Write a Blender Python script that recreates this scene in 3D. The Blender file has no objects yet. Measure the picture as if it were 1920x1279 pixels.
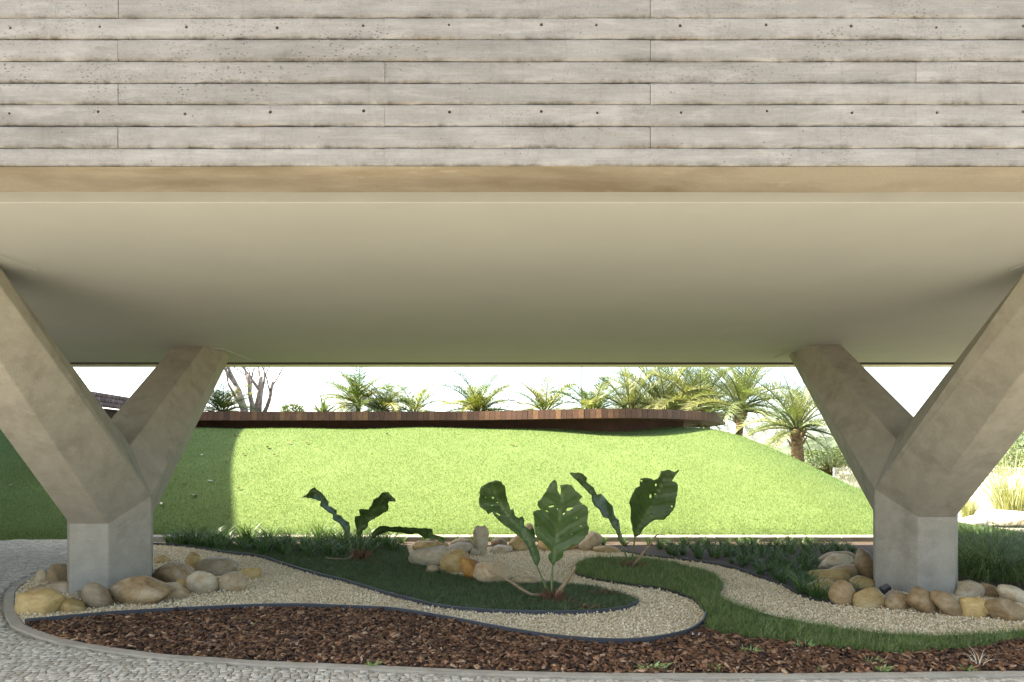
import bpy, bmesh, math, random
import numpy as np
from mathutils import Vector, Matrix, noise as mnoise
from mathutils.geometry import delaunay_2d_cdt

random.seed(7)
RNG = np.random.default_rng(7)
R = math.radians
scene = bpy.context.scene
COL = scene.collection

# ------------------------------------------------------------------ camera
HE, FPX, HOR = 1.6, 1280.0, 857.0          # eye height, focal length and horizon row (1920 px wide frame)
cam = bpy.data.cameras.new("camera")
cam.sensor_width = 36.0
cam.lens = 24.0
cam.shift_y = (HOR - 639.5) / 1920.0       # rising-front lens: verticals stay vertical
cam.clip_end = 3000.0
cam_o = bpy.data.objects.new("camera", cam)
cam_o.location = (0, 0, HE)
cam_o.rotation_euler = (R(90), 0, 0)
COL.objects.link(cam_o)
scene.camera = cam_o

# ------------------------------------------------------------------ sky, sun, exposure
SUN_EL, SUN_ROT = R(46), R(-87.0)
world = bpy.data.worlds.new("World")
scene.world = world
world.use_nodes = True
wn = world.node_tree
sky = wn.nodes.new("ShaderNodeTexSky")
sky.sky_type = 'NISHITA'
sky.sun_disc = False
sky.sun_elevation = SUN_EL
sky.sun_rotation = SUN_ROT
sky.air_density = 0.8
sky.dust_density = 2.2
sky.ozone_density = 0.2
wn.links.new(sky.outputs[0], wn.nodes["Background"].inputs[0])
wn.nodes["Background"].inputs[1].default_value = 0.125
sun = bpy.data.lights.new("sun", 'SUN')
sun.energy = 5.0
sun.angle = R(0.5)
sun.color = (1.0, 0.95, 0.87)
sun_o = bpy.data.objects.new("sun", sun)
sv = Vector((math.sin(SUN_ROT) * math.cos(SUN_EL), math.cos(SUN_ROT) * math.cos(SUN_EL), math.sin(SUN_EL)))
sun_o.rotation_euler = (-sv).to_track_quat('-Z', 'Y').to_euler()
sun_o.location = (-30, -5, 40)
COL.objects.link(sun_o)
scene.view_settings.view_transform = 'Standard'
scene.view_settings.look = 'None'
scene.view_settings.exposure = 2.68
scene.view_settings.gamma = 1.0
scene.view_settings.use_white_balance = True      # camera balanced for the bluish open shade
scene.view_settings.white_balance_temperature = 7100
scene.view_settings.white_balance_tint = 8
scene.cycles.max_bounces = 10
scene.cycles.diffuse_bounces = 3
scene.cycles.transparent_max_bounces = 12
scene.cycles.caustics_reflective = False
scene.cycles.caustics_refractive = False


# ------------------------------------------------------------------ helpers
def G(px, py, z=0.0):
    """photo pixel of a point lying at height z -> world x, y"""
    d = FPX * (HE - z) / (py - HOR)
    return ((px - 960) / FPX * d, d)


def P(px, py, d):
    """photo pixel of a point at distance d -> world point"""
    return Vector(((px - 960) / FPX * d, d, HE - (py - HOR) * d / FPX))


def link(o, parent=None):
    COL.objects.link(o)
    if parent is not None:
        o.parent = parent
        o.matrix_parent_inverse = parent.matrix_world.inverted() if parent.type != 'EMPTY' else Matrix.Translation(-parent.location)
    return o


def empty(name, loc, label, cat, group=None):
    o = bpy.data.objects.new(name, None)
    o.location = loc
    o.empty_display_size = 0.1
    COL.objects.link(o)
    return tag(o, label, cat, group)


def tag(o, label, cat, group=None):
    o["label"] = label
    o["category"] = cat
    if group:
        o["group"] = group
    return o


def kind(o, k, label=None):
    o["kind"] = k
    if label:
        o["label"] = label
    return o


def np_mesh(name, verts, tris=None, quads=None, rnd=None, smooth=False):
    """fast mesh from numpy arrays"""
    me = bpy.data.meshes.new(name)
    verts = np.asarray(verts, dtype=np.float32)
    nt = 0 if tris is None else len(tris)
    nq = 0 if quads is None else len(quads)
    me.vertices.add(len(verts))
    me.vertices.foreach_set("co", verts.ravel())
    loops = []
    if nt:
        loops.append(np.asarray(tris, dtype=np.int32).ravel())
    if nq:
        loops.append(np.asarray(quads, dtype=np.int32).ravel())
    lp = np.concatenate(loops)
    me.loops.add(len(lp))
    me.loops.foreach_set("vertex_index", lp)
    me.polygons.add(nt + nq)
    st = np.concatenate([np.arange(nt) * 3, nt * 3 + np.arange(nq) * 4]).astype(np.int32)
    me.polygons.foreach_set("loop_start", st)
    if rnd is not None:
        a = me.attributes.new("rnd", 'FLOAT', 'POINT')
        a.data.foreach_set("value", np.asarray(rnd, dtype=np.float32))
    me.update(calc_edges=True)
    me.validate()
    if smooth:
        me.polygons.foreach_set("use_smooth", np.ones(nt + nq, dtype=bool))
    return me


def obj(name, me, mat=None, parent=None):
    o = bpy.data.objects.new(name, me)
    if mat is not None:
        me.materials.clear()
        me.materials.append(mat)
    return link(o, parent)


class MB:
    """collects boxes, tubes and polygons of ONE part"""
    def __init__(self):
        self.v, self.f = [], []

    def poly(self, pts, faces):
        n = len(self.v)
        self.v += [tuple(p) for p in pts]
        self.f += [[n + i for i in f] for f in faces]

    def box(self, x0, x1, y0, y1, z0, z1):
        self.poly([(x0, y0, z0), (x1, y0, z0), (x1, y1, z0), (x0, y1, z0), (x0, y0, z1), (x1, y0, z1), (x1, y1, z1), (x0, y1, z1)],
                  [(3, 2, 1, 0), (4, 5, 6, 7), (0, 1, 5, 4), (1, 2, 6, 5), (2, 3, 7, 6), (3, 0, 4, 7)])
        return self

    def tube(self, pts, rad, sides=8, cap=True):
        pts = [Vector(p) for p in pts]
        n0 = len(self.v)
        up = Vector((0.31, 0.17, 0.93))
        for i, p in enumerate(pts):
            t = (pts[min(i + 1, len(pts) - 1)] - pts[max(i - 1, 0)]).normalized()
            a = t.cross(up)
            if a.length < 1e-3:
                a = t.cross(Vector((1, 0, 0)))
            a.normalize()
            b = t.cross(a)
            r = rad[i] if hasattr(rad, '__len__') else rad
            for k in range(sides):
                an = 2 * math.pi * k / sides
                self.v.append(tuple(p + a * (r * math.cos(an)) + b * (r * math.sin(an))))
        for i in range(len(pts) - 1):
            for k in range(sides):
                k2 = (k + 1) % sides
                self.f.append([n0 + i * sides + k, n0 + i * sides + k2, n0 + (i + 1) * sides + k2, n0 + (i + 1) * sides + k])
        if cap:
            self.f.append([n0 + k for k in range(sides)][::-1])
            self.f.append([n0 + (len(pts) - 1) * sides + k for k in range(sides)])
        return self

    def mesh(self, name, smooth=False):
        me = bpy.data.meshes.new(name)
        me.from_pydata(self.v, [], self.f)
        me.update()
        if smooth:
            me.polygons.foreach_set("use_smooth", np.ones(len(me.polygons), dtype=bool))
        return me

    def build(self, name, mat, parent=None, smooth=False):
        return obj(name, self.mesh(name, smooth), mat, parent)


def fix_normals(me):
    bm = bmesh.new()
    bm.from_mesh(me)
    bmesh.ops.recalc_face_normals(bm, faces=bm.faces)
    bm.to_mesh(me)
    bm.free()
    return me


def spline(pts, n=8):
    """Catmull-Rom through points"""
    pts = [Vector(p) for p in pts]
    out = []
    for i in range(len(pts) - 1):
        p0, p1, p2, p3 = pts[max(i - 1, 0)], pts[i], pts[i + 1], pts[min(i + 2, len(pts) - 1)]
        for k in range(n):
            t = k / n
            out.append(0.5 * ((2 * p1) + (p2 - p0) * t + (2 * p0 - 5 * p1 + 4 * p2 - p3) * t * t + (3 * p1 - p0 - 3 * p2 + p3) * t ** 3))
    out.append(pts[-1])
    return out


def inside(poly, x, y):
    """vectorised point in polygon"""
    poly = np.asarray([(p[0], p[1]) for p in poly])
    x = np.asarray(x)
    y = np.asarray(y)
    c = np.zeros(x.shape, dtype=bool)
    j = len(poly) - 1
    for i in range(len(poly)):
        xi, yi = poly[i]
        xj, yj = poly[j]
        if yi != yj:
            c ^= ((yi > y) != (yj > y)) & (x < (xj - xi) * (y - yi) / (yj - yi) + xi)
        j = i
    return c


def poly_sheet(name, poly, z, mat, parent=None, thick=0.0):
    n = len(poly)
    v, e, f, *_ = delaunay_2d_cdt([Vector((p[0], p[1])) for p in poly], [(i, (i + 1) % n) for i in range(n)], [], 1, 1e-5)
    me = bpy.data.meshes.new(name)
    me.from_pydata([(p.x, p.y, z) for p in v], [], [list(t) for t in f])
    me.update()
    fix_normals(me)
    if len(me.polygons) and me.polygons[0].normal.z < 0:
        me.flip_normals()
    return obj(name, me, mat, parent)


# ------------------------------------------------------------------ materials
def mat_new(name):
    m = bpy.data.materials.new(name)
    m.use_nodes = True
    nt = m.node_tree
    return m, nt, nt.nodes["Principled BSDF"]


def N(nt, t, **kw):
    n = nt.nodes.new(t)
    for k, v in kw.items():
        if k.startswith("in_"):
            key = k[3:]
            n.inputs[int(key) if key.isdigit() else key.replace("_", " ")].default_value = v
        else:
            setattr(n, k, v)
    return n


def L(nt, a, b):
    nt.links.new(a, b)


def noise_n(nt, vec, scale, detail=4, rough=0.55, dist=0.0):
    n = N(nt, "ShaderNodeTexNoise", in_Scale=scale, in_Detail=detail, in_Roughness=rough, in_Distortion=dist)
    if vec is not None:
        L(nt, vec, n.inputs["Vector"])
    return n.outputs["Fac"]


def ramp(nt, fac, stops):
    r = N(nt, "ShaderNodeValToRGB")
    els = r.color_ramp.elements
    while len(els) < len(stops):
        els.new(0.5)
    for e, (p, c) in zip(els, stops):
        e.position = p
        e.color = tuple(c) + (1,) if len(c) == 3 else c
    L(nt, fac, r.inputs[0])
    return r.outputs[0]


def mapr(nt, fac, a, b, c=0.0, d=1.0):
    m = N(nt, "ShaderNodeMapRange", in_1=a, in_2=b, in_3=c, in_4=d)
    L(nt, fac, m.inputs[0])
    return m.outputs[0]


def mixc(nt, fac, a, b, mode='MIX'):
    m = N(nt, "ShaderNodeMix", data_type='RGBA', blend_type=mode)
    for s, v in ((0, fac), (6, a), (7, b)):
        if hasattr(v, "is_linked"):
            L(nt, v, m.inputs[s])
        elif s == 0:
            m.inputs[0].default_value = v
        else:
            m.inputs[s].default_value = tuple(v) + (1,)
    return m.outputs[2]


def mathn(nt, op, a, b=None):
    m = N(nt, "ShaderNodeMath", operation=op)
    for s, v in ((0, a), (1, b)):
        if v is None:
            continue
        if hasattr(v, "is_linked"):
            L(nt, v, m.inputs[s])
        else:
            m.inputs[s].default_value = v
    return m.outputs[0]


def coords(nt, scale=(1, 1, 1), which="Object"):
    tc = N(nt, "ShaderNodeTexCoord")
    mp = N(nt, "ShaderNodeMapping")
    mp.inputs["Scale"].default_value = scale
    L(nt, tc.outputs[which], mp.inputs[0])
    return mp.outputs[0]


def bump(nt, bsdf, h, strength=0.3, dist=0.01):
    b = N(nt, "ShaderNodeBump", in_Strength=strength, in_Distance=dist)
    L(nt, h, b.inputs["Height"])
    L(nt, b.outputs[0], bsdf.inputs["Normal"])


def obj_rand(nt):
    return N(nt, "ShaderNodeObjectInfo").outputs["Random"]


def attr(nt, name):
    return N(nt, "ShaderNodeAttribute", attribute_name=name).outputs["Fac"]


def spec(b, rough, sp=0.3):
    b.inputs["Roughness"].default_value = rough
    b.inputs["Specular IOR Level"].default_value = sp


def concrete(name, lo, hi, warm=None, pores=0.6, scale=1.0, edge=False, wood=False):
    m, nt, b = mat_new(name)
    v = coords(nt)
    vs = coords(nt, (0.35, 1, 2.2))
    n1 = noise_n(nt, vs if (edge or wood) else v, 1.7 * scale, 7, 0.66, 0.15)
    c = ramp(nt, n1, [(0.28, lo), (0.5, tuple((a + d) / 2 for a, d in zip(lo, hi))), (0.72, hi)])
    n2 = noise_n(nt, v, 0.9 * scale, 6, 0.66, 0.15)
    c = mixc(nt, mapr(nt, n2, 0.52, 0.7), c, tuple(x * 0.86 for x in lo))
    if warm:
        n3 = noise_n(nt, vs, 1.6 * scale, 6, 0.65, 0.3)
        c = mixc(nt, mapr(nt, n3, 0.42, 0.66), c, warm)
    # fine grain
    n4 = noise_n(nt, v, 60, 3, 0.6)
    c = mixc(nt, mapr(nt, n4, 0.35, 0.7, 0.0, 0.16), c, tuple(x * 0.45 for x in lo))
    # pale scuffs
    n5 = noise_n(nt, coords(nt, (0.5, 1, 2.6)), 5.0, 6, 0.7, 0.35)
    c = mixc(nt, mapr(nt, n5, 0.6, 0.75, 0.0, 0.5), c, tuple(min(x * 1.22, 0.8) for x in hi))
    # air pores in patches
    vor = N(nt, "ShaderNodeTexVoronoi", in_Scale=85.0, in_Randomness=1.0)
    L(nt, v, vor.inputs["Vector"])
    pmask = mapr(nt, noise_n(nt, v, 2.3, 4, 0.7, 0.6), 0.5, 0.68, 0.05, 1.0)
    pd = mathn(nt, 'MULTIPLY', mapr(nt, vor.outputs["Distance"], 0.16, 0.3, 1.0, 0.0), pmask)
    vor2 = N(nt, "ShaderNodeTexVoronoi", in_Scale=15.0)
    L(nt, v, vor2.inputs["Vector"])
    pd2 = mapr(nt, vor2.outputs["Distance"], 0.05, 0.085, 1.0, 0.0)
    pit = mathn(nt, 'MAXIMUM', pd, mathn(nt, 'MULTIPLY', pd2, 0.8))
    c = mixc(nt, mathn(nt, 'MULTIPLY', pit, pores), c, (0.045, 0.04, 0.03))
    if edge:
        # mould and dirt that gathered along the board joints
        e = attr(nt, "edge")
        en = noise_n(nt, coords(nt, (1.0, 1, 1.0)), 3.2, 6, 0.72, 0.6)
        en2 = noise_n(nt, v, 26.0, 4, 0.7, 0.2)
        # rain streaks and blotches in the cast surface
        st = noise_n(nt, coords(nt, (5.0, 1, 0.7)), 3.0, 5, 0.7, 0.4)
        c = mixc(nt, mapr(nt, st, 0.56, 0.76, 0, 0.4), c, (0.085, 0.08, 0.072))
        bl = noise_n(nt, coords(nt, (0.45, 1, 2.0)), 6.0, 7, 0.75, 0.25)
        c = mixc(nt, mapr(nt, bl, 0.5, 0.64, 0, 0.45), c, (0.245, 0.238, 0.228))
        c = mixc(nt, mapr(nt, bl, 0.44, 0.32, 0, 0.4), c, (0.085, 0.079, 0.07))
        gr = noise_n(nt, coords(nt, (0.35, 1, 22.0)), 5.0, 4, 0.7, 0.6)
        c = mixc(nt, mapr(nt, gr, 0.5, 0.7, 0, 0.3), c, (0.10, 0.093, 0.083))
        vor3 = N(nt, "ShaderNodeTexVoronoi", in_Scale=42.0, in_Randomness=1.0)
        L(nt, coords(nt, (0.7, 1, 1.3)), vor3.inputs["Vector"])
        pk = mathn(nt, 'MULTIPLY', mapr(nt, vor3.outputs["Distance"], 0.17, 0.27, 1, 0), mapr(nt, noise_n(nt, coords(nt, (0.5, 1, 1)), 1.9, 3, 0.6, 0.5), 0.56, 0.66))
        c = mixc(nt, mathn(nt, 'MULTIPLY', pk, 0.8), c, (0.05, 0.045, 0.035))
        f = mathn(nt, 'MULTIPLY', e, mapr(nt, en, 0.43, 0.58))
        f = mathn(nt, 'MULTIPLY', f, mapr(nt, en2, 0.25, 0.6, 0.25, 1.0))
        c = mixc(nt, f, c, (0.055, 0.05, 0.04))
        rust = mathn(nt, 'MULTIPLY', mathn(nt, 'POWER', e, 3.0), mapr(nt, noise_n(nt, v, 2.1, 3, 0.6), 0.57, 0.70, 0, 0.22))
        c = mixc(nt, rust, c, (0.24, 0.15, 0.07))
        br = mapr(nt, obj_rand(nt), 0, 1, 0.90, 1.06)
        cc = N(nt, "ShaderNodeCombineColor")
        for i in range(3):
            L(nt, br, cc.inputs[i])
        c = mixc(nt, 1.0, c, cc.outputs[0], 'MULTIPLY')
    L(nt, c, b.inputs["Base Color"])
    spec(b, 0.85, 0.25)
    h = mathn(nt, 'ADD', mathn(nt, 'MULTIPLY', n4, 0.25), mathn(nt, 'MULTIPLY', pit, -0.8))
    h = mathn(nt, 'ADD', h, mathn(nt, 'MULTIPLY', noise_n(nt, vs if edge else v, 14, 4, 0.6), 0.6))
    if edge:
        h = mathn(nt, 'ADD', h, mathn(nt, 'MULTIPLY', gr, 0.9))
    bump(nt, b, h, 0.55 if edge else 0.3, 0.006)
    return m


def simple(name, col, rough=0.6, var=0.0, scale=10.0, sp=0.3, bumpy=0.0, dark=0.6):
    m, nt, b = mat_new(name)
    if var:
        n = noise_n(nt, coords(nt), scale, 4, 0.6, 0.3)
        c = ramp(nt, n, [(0.3, tuple(x * (1 - var) for x in col)), (0.7, tuple(min(1, x * (1 + var)) for x in col))])
        L(nt, c, b.inputs["Base Color"])
        if bumpy:
            bump(nt, b, n, bumpy, 0.01)
    else:
        b.inputs["Base Color"].default_value = col + (1,)
    spec(b, rough, sp)
    return m


def rnd_mat(name, stops, rough=0.8, sp=0.2, transl=0.0, use="rnd", fine=0.0, patch=None):
    """colour picked per piece from a ramp"""
    m, nt, b = mat_new(name)
    f = obj_rand(nt) if use == "obj" else attr(nt, "rnd")
    c = ramp(nt, f, stops)
    if patch:
        pn = noise_n(nt, coords(nt), patch[0], 4, 0.6, 0.5)
        c = mixc(nt, mapr(nt, pn, 0.45, 0.65, 0.0, patch[2]), c, patch[1])
    if fine:
        fn = noise_n(nt, coords(nt), fine, 4, 0.65, 0.3)
        k = mapr(nt, fn, 0.3, 0.7, 0.65, 1.25)
        cc = N(nt, "ShaderNodeCombineColor")
        for i in range(3):
            L(nt, k, cc.inputs[i])
        c = mixc(nt, 1.0, c, cc.outputs[0], 'MULTIPLY')
    L(nt, c, b.inputs["Base Color"])
    spec(b, rough, sp)
    if transl:
        t = N(nt, "ShaderNodeBsdfTranslucent")
        L(nt, mixc(nt, 1.0, c, (1.15, 1.25, 0.6), 'MULTIPLY'), t.inputs[0])
        mx = N(nt, "ShaderNodeMixShader", in_0=transl)
        L(nt, b.outputs[0], mx.inputs[1])
        L(nt, t.outputs[0], mx.inputs[2])
        L(nt, mx.outputs[0], nt.nodes["Material Output"].inputs[0])
    return m


def rock(name, a, b_, stain):
    m, nt, b = mat_new(name)
    tc = N(nt, "ShaderNodeTexCoord")
    oi = N(nt, "ShaderNodeObjectInfo")
    off = N(nt, "ShaderNodeVectorMath", operation='ADD')
    sc = N(nt, "ShaderNodeVectorMath", operation='SCALE')
    sc.inputs["Scale"].default_value = 40.0
    cmb = N(nt, "ShaderNodeCombineXYZ")
    for i in range(3):
        L(nt, oi.outputs["Random"], cmb.inputs[i])
    L(nt, cmb.outputs[0], sc.inputs[0])
    L(nt, tc.outputs["Object"], off.inputs[0])
    L(nt, sc.outputs[0], off.inputs[1])
    v = off.outputs[0]
    mp = N(nt, "ShaderNodeMapping")
    mp.inputs["Scale"].default_value = (1, 1, 2.6)
    mp.inputs["Rotation"].default_value = (0.4, 0.5, 0.2)
    L(nt, v, mp.inputs[0])
    n1 = noise_n(nt, mp.outputs[0], 5.0, 6, 0.62, 1.2)
    c = ramp(nt, n1, [(0.3, a), (0.68, b_)])
    n2 = noise_n(nt, v, 7.0, 5, 0.65, 0.8)
    c = mixc(nt, mapr(nt, n2, 0.5, 0.68, 0, 0.75), c, stain)
    n3 = noise_n(nt, v, 55.0, 4, 0.7)
    c = mixc(nt, mapr(nt, n3, 0.45, 0.75, 0, 0.35), c, tuple(x * 0.5 for x in a))
    n6 = noise_n(nt, v, 3.0, 4, 0.6, 0.5)
    c = mixc(nt, mapr(nt, n6, 0.55, 0.7, 0, 0.4), c, (0.55, 0.48, 0.36))
    hs = N(nt, "ShaderNodeHueSaturation")
    L(nt, mapr(nt, oi.outputs["Random"], 0, 1, 0.82, 1.16), hs.inputs["Value"])
    hs.inputs["Saturation"].default_value = 1.03
    L(nt, c, hs.inputs["Color"])
    L(nt, hs.outputs[0], b.inputs["Base Color"])
    spec(b, 0.62, 0.35)
    bump(nt, b, mathn(nt, 'ADD', n3, mathn(nt, 'MULTIPLY', n2, 2.0)), 0.35, 0.008)
    return m


M = {}
M['board'] = concrete("board_marked_concrete", (0.138, 0.132, 0.123), (0.20, 0.194, 0.184), pores=0.85, edge=True)
M['beam'] = concrete("formwork_stained_concrete", (0.205, 0.182, 0.142), (0.262, 0.238, 0.195), warm=(0.14, 0.115, 0.08), pores=0.15, wood=True)
M['column'] = concrete("smooth_cast_concrete", (0.215, 0.20, 0.162), (0.285, 0.27, 0.225), pores=0.5, scale=3.0)
M['wing'] = concrete("wing_concrete", (0.34, 0.32, 0.29), (0.42, 0.4, 0.37), pores=0.3)
M['kerb'] = concrete("kerb_concrete", (0.24, 0.215, 0.165), (0.34, 0.305, 0.24), pores=0.3, scale=3)
M['rim'] = concrete('rim_cement', (0.32, 0.28, 0.205), (0.42, 0.37, 0.28), pores=0.3, scale=3)
M['ceiling'] = simple("painted_plaster", (0.30, 0.307, 0.292), 0.75, 0.03, 1.2, 0.2)
M['ceil_edge'] = simple('darker_edge_band', (0.185, 0.185, 0.172), 0.8, 0.06, 2.0)  # thin band fronting the ceiling, toned darker than the plaster
M['trim'] = simple("painted_trim", (0.50, 0.46, 0.36), 0.6, 0.04, 3.0)
M['dark'] = simple("shadow_gap", (0.05, 0.045, 0.04), 0.9)
M['mortar'] = simple("sand_mortar", (0.31, 0.27, 0.20), 0.95, 0.25, 9.0)


def gravel_base():
    m, nt, b = mat_new("gravel_bed")
    vor = N(nt, "ShaderNodeTexVoronoi", in_Scale=62.0)
    L(nt, coords(nt), vor.inputs["Vector"])
    sep = N(nt, "ShaderNodeSeparateColor")
    L(nt, vor.outputs["Color"], sep.inputs[0])
    c = ramp(nt, sep.outputs[0], [(0.0, (0.34, 0.26, 0.15)), (0.4, (0.56, 0.46, 0.29)), (1.0, (0.72, 0.63, 0.46))])
    L(nt, c, b.inputs["Base Color"])
    spec(b, 0.9, 0.2)
    bump(nt, b, mapr(nt, vor.outputs["Distance"], 0, 0.6, 1, 0), 0.8, 0.01)
    return m


M['gravel_base'] = gravel_base()
M['gravel'] = rnd_mat("gravel_grain", [(0.0, (0.33, 0.22, 0.11)), (0.15, (0.58, 0.44, 0.25)), (0.55, (0.79, 0.64, 0.40)), (1.0, (0.88, 0.79, 0.58))], 0.8, 0.25,
                      patch=(1.3, (0.52, 0.40, 0.22), 0.35))
M['soil'] = simple("dark_soil", (0.055, 0.038, 0.024), 0.95, 0.5, 14.0, bumpy=0.8)
M['bark'] = rnd_mat("pine_bark_chip", [(0.0, (0.028, 0.014, 0.008)), (0.35, (0.105, 0.05, 0.024)), (0.7, (0.20, 0.098, 0.045)), (0.93, (0.31, 0.17, 0.09)), (1.0, (0.44, 0.30, 0.18))], 0.8, 0.25, fine=70)
M['cobble'] = rnd_mat("limestone_cobble", [(0.0, (0.32, 0.275, 0.195)), (0.5, (0.42, 0.37, 0.275)), (1.0, (0.52, 0.465, 0.355))], 0.75, 0.3, fine=40)
M['cobble_obj'] = rnd_mat("limestone_cobble_near", [(0.0, (0.32, 0.275, 0.195)), (0.5, (0.42, 0.37, 0.275)), (1.0, (0.52, 0.465, 0.355))], 0.75, 0.3, use="obj", fine=40)


def pave_far():
    m, nt, b = mat_new("laid_limestone")
    vor = N(nt, "ShaderNodeTexVoronoi", in_Scale=11.0)
    vor.feature = 'DISTANCE_TO_EDGE'
    L(nt, coords(nt), vor.inputs["Vector"])
    vc = N(nt, "ShaderNodeTexVoronoi", in_Scale=11.0)
    L(nt, coords(nt), vc.inputs["Vector"])
    sep = N(nt, "ShaderNodeSeparateColor")
    L(nt, vc.outputs["Color"], sep.inputs[0])
    c = ramp(nt, sep.outputs[0], [(0, (0.48, 0.44, 0.36)), (1, (0.66, 0.62, 0.53))])
    c = mixc(nt, mapr(nt, vor.outputs["Distance"], 0.02, 0.06, 1, 0), c, (0.2, 0.18, 0.15))
    L(nt, c, b.inputs["Base Color"])
    spec(b, 0.8, 0.3)
    return m


M['pave_far'] = pave_far()
M['lawn_soil'] = rnd_mat("lawn_thatch", [(0, (0.085, 0.12, 0.035)), (1, (0.12, 0.16, 0.05))], 0.95, 0.1, use="obj", fine=30, patch=(1.1, (0.12, 0.165, 0.055), 0.4))
M['lawn'] = rnd_mat("lawn_blade", [(0, (0.057, 0.112, 0.028)), (0.5, (0.110, 0.185, 0.058)), (0.9, (0.178, 0.245, 0.10)), (1.0, (0.28, 0.29, 0.155))], 0.6, 0.25, transl=0.35, patch=(0.5, (0.155, 0.22, 0.09), 0.15))
M['mondo'] = rnd_mat("dwarf_mondo_blade", [(0, (0.03, 0.055, 0.018)), (0.7, (0.075, 0.118, 0.038)), (1, (0.17, 0.20, 0.085))], 0.5, 0.35, transl=0.15, patch=(14.0, (0.11, 0.14, 0.06), 0.6))
M['turf'] = rnd_mat("shade_grass_blade", [(0, (0.045, 0.08, 0.02)), (0.55, (0.115, 0.175, 0.045)), (0.9, (0.20, 0.255, 0.08)), (1, (0.36, 0.32, 0.16))], 0.5, 0.3, transl=0.2, patch=(9.0, (0.21, 0.24, 0.085), 0.6))
M['lily'] = rnd_mat("lilyturf_blade", [(0, (0.025, 0.055, 0.014)), (0.7, (0.06, 0.115, 0.028)), (1, (0.14, 0.20, 0.065))], 0.42, 0.35, transl=0.2)
M['fount'] = rnd_mat("fountain_grass_blade", [(0, (0.06, 0.105, 0.03)), (0.6, (0.16, 0.23, 0.075)), (0.9, (0.27, 0.32, 0.13)), (1, (0.40, 0.39, 0.22))], 0.45, 0.35, transl=0.25)
M['tallgrass'] = rnd_mat("tall_grass_blade", [(0, (0.14, 0.17, 0.06)), (0.5, (0.28, 0.30, 0.13)), (1, (0.50, 0.46, 0.28))], 0.6, 0.25, transl=0.3)
M['seedling'] = rnd_mat("pale_seedling", [(0, (0.18, 0.28, 0.07)), (1, (0.42, 0.52, 0.22))], 0.6, 0.2, transl=0.25)
M['drygrass'] = simple("dry_grass", (0.55, 0.50, 0.38), 0.8)
M['edging_blue'] = simple("grey_plastic", (0.036, 0.039, 0.045), 0.45, 0.15, 5.0, 0.4)
M['edging_dark'] = simple("brown_black_plastic", (0.03, 0.027, 0.024), 0.6, 0.2, 5.0, 0.3)
M['lamp'] = simple("black_metal", (0.015, 0.015, 0.016), 0.4, sp=0.5)
M['glassy'] = simple("lamp_glass", (0.08, 0.08, 0.08), 0.08, sp=0.6)
M['white'] = simple("pale_clip", (0.55, 0.53, 0.50), 0.6)
M['plank'] = rnd_mat("oiled_hardwood_plank", [(0.0, (0.066, 0.032, 0.019)), (0.5, (0.10, 0.048, 0.027)), (0.85, (0.13, 0.064, 0.033)), (1.0, (0.18, 0.092, 0.045))], 0.55, 0.35, use="obj", fine=18)
M['plank_grey'] = rnd_mat("weathered_plank", [(0.0, (0.09, 0.052, 0.042)), (0.5, (0.14, 0.085, 0.07)), (1.0, (0.20, 0.135, 0.115))], 0.7, 0.3, fine=14)
M['wood_dark'] = simple("dark_stained_wood", (0.045, 0.02, 0.013), 0.7, 0.4, 4.0)
M['deck_under'] = simple("deck_plywood", (0.34, 0.26, 0.15), 0.7, 0.2, 4.0)
M['trunk'] = simple("pale_bark", (0.30, 0.245, 0.20), 0.9, 0.45, 9.0, bumpy=0.6)
M['palm_trunk'] = simple("fibrous_palm_trunk", (0.16, 0.11, 0.06), 0.95, 0.5, 12.0, bumpy=0.8)
M['frond'] = rnd_mat("palm_frond", [(0, (0.05, 0.085, 0.018)), (0.5, (0.11, 0.145, 0.028)), (1, (0.22, 0.215, 0.045))], 0.45, 0.4, transl=0.3, use="obj")
M['frond_grey'] = rnd_mat("silvery_palm_frond", [(0, (0.07, 0.10, 0.035)), (0.6, (0.14, 0.17, 0.06)), (1, (0.25, 0.25, 0.095))], 0.4, 0.5, transl=0.3, use="obj")
M['shrub'] = rnd_mat("shrub_leaf", [(0, (0.05, 0.08, 0.03)), (0.6, (0.11, 0.15, 0.055)), (1, (0.20, 0.22, 0.10))], 0.55, 0.3, transl=0.25)
M['shrub_brown'] = rnd_mat("dry_spiky_leaf", [(0, (0.09, 0.07, 0.025)), (0.6, (0.19, 0.15, 0.05)), (1, (0.32, 0.27, 0.11))], 0.6, 0.3, transl=0.25)
M['dryleaf'] = simple("dry_leaf", (0.20, 0.12, 0.055), 0.8, 0.3, 30)
M['dryleaf_pale'] = simple("bleached_leaf", (0.48, 0.42, 0.34), 0.7, 0.3, 30)
M['pole'] = simple("galvanised_pole", (0.07, 0.07, 0.075), 0.5)
M['rail'] = simple("fence_steel", (0.62, 0.63, 0.64), 0.35, sp=0.5)
M['stalk'] = simple("green_stalk", (0.10, 0.13, 0.04), 0.5, 0.25, 15)
M['stalk_dry'] = simple("dry_brown_stalk", (0.23, 0.165, 0.09), 0.7, 0.35, 18)
M['rootfibre'] = rnd_mat("root_fibre", [(0, (0.06, 0.025, 0.014)), (0.6, (0.17, 0.075, 0.04)), (1, (0.33, 0.20, 0.11))], 0.85, 0.2)
M['ground'] = simple("pale_dry_ground", (0.40, 0.36, 0.27), 0.95, 0.25, 0.6)
M['hill'] = simple("wooded_hill", (0.06, 0.08, 0.045), 0.95, 0.5, 0.25)
M['paleboulder'] = rock("pale_boulder", (0.46, 0.42, 0.36), (0.62, 0.58, 0.52), (0.5, 0.42, 0.32))
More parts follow.
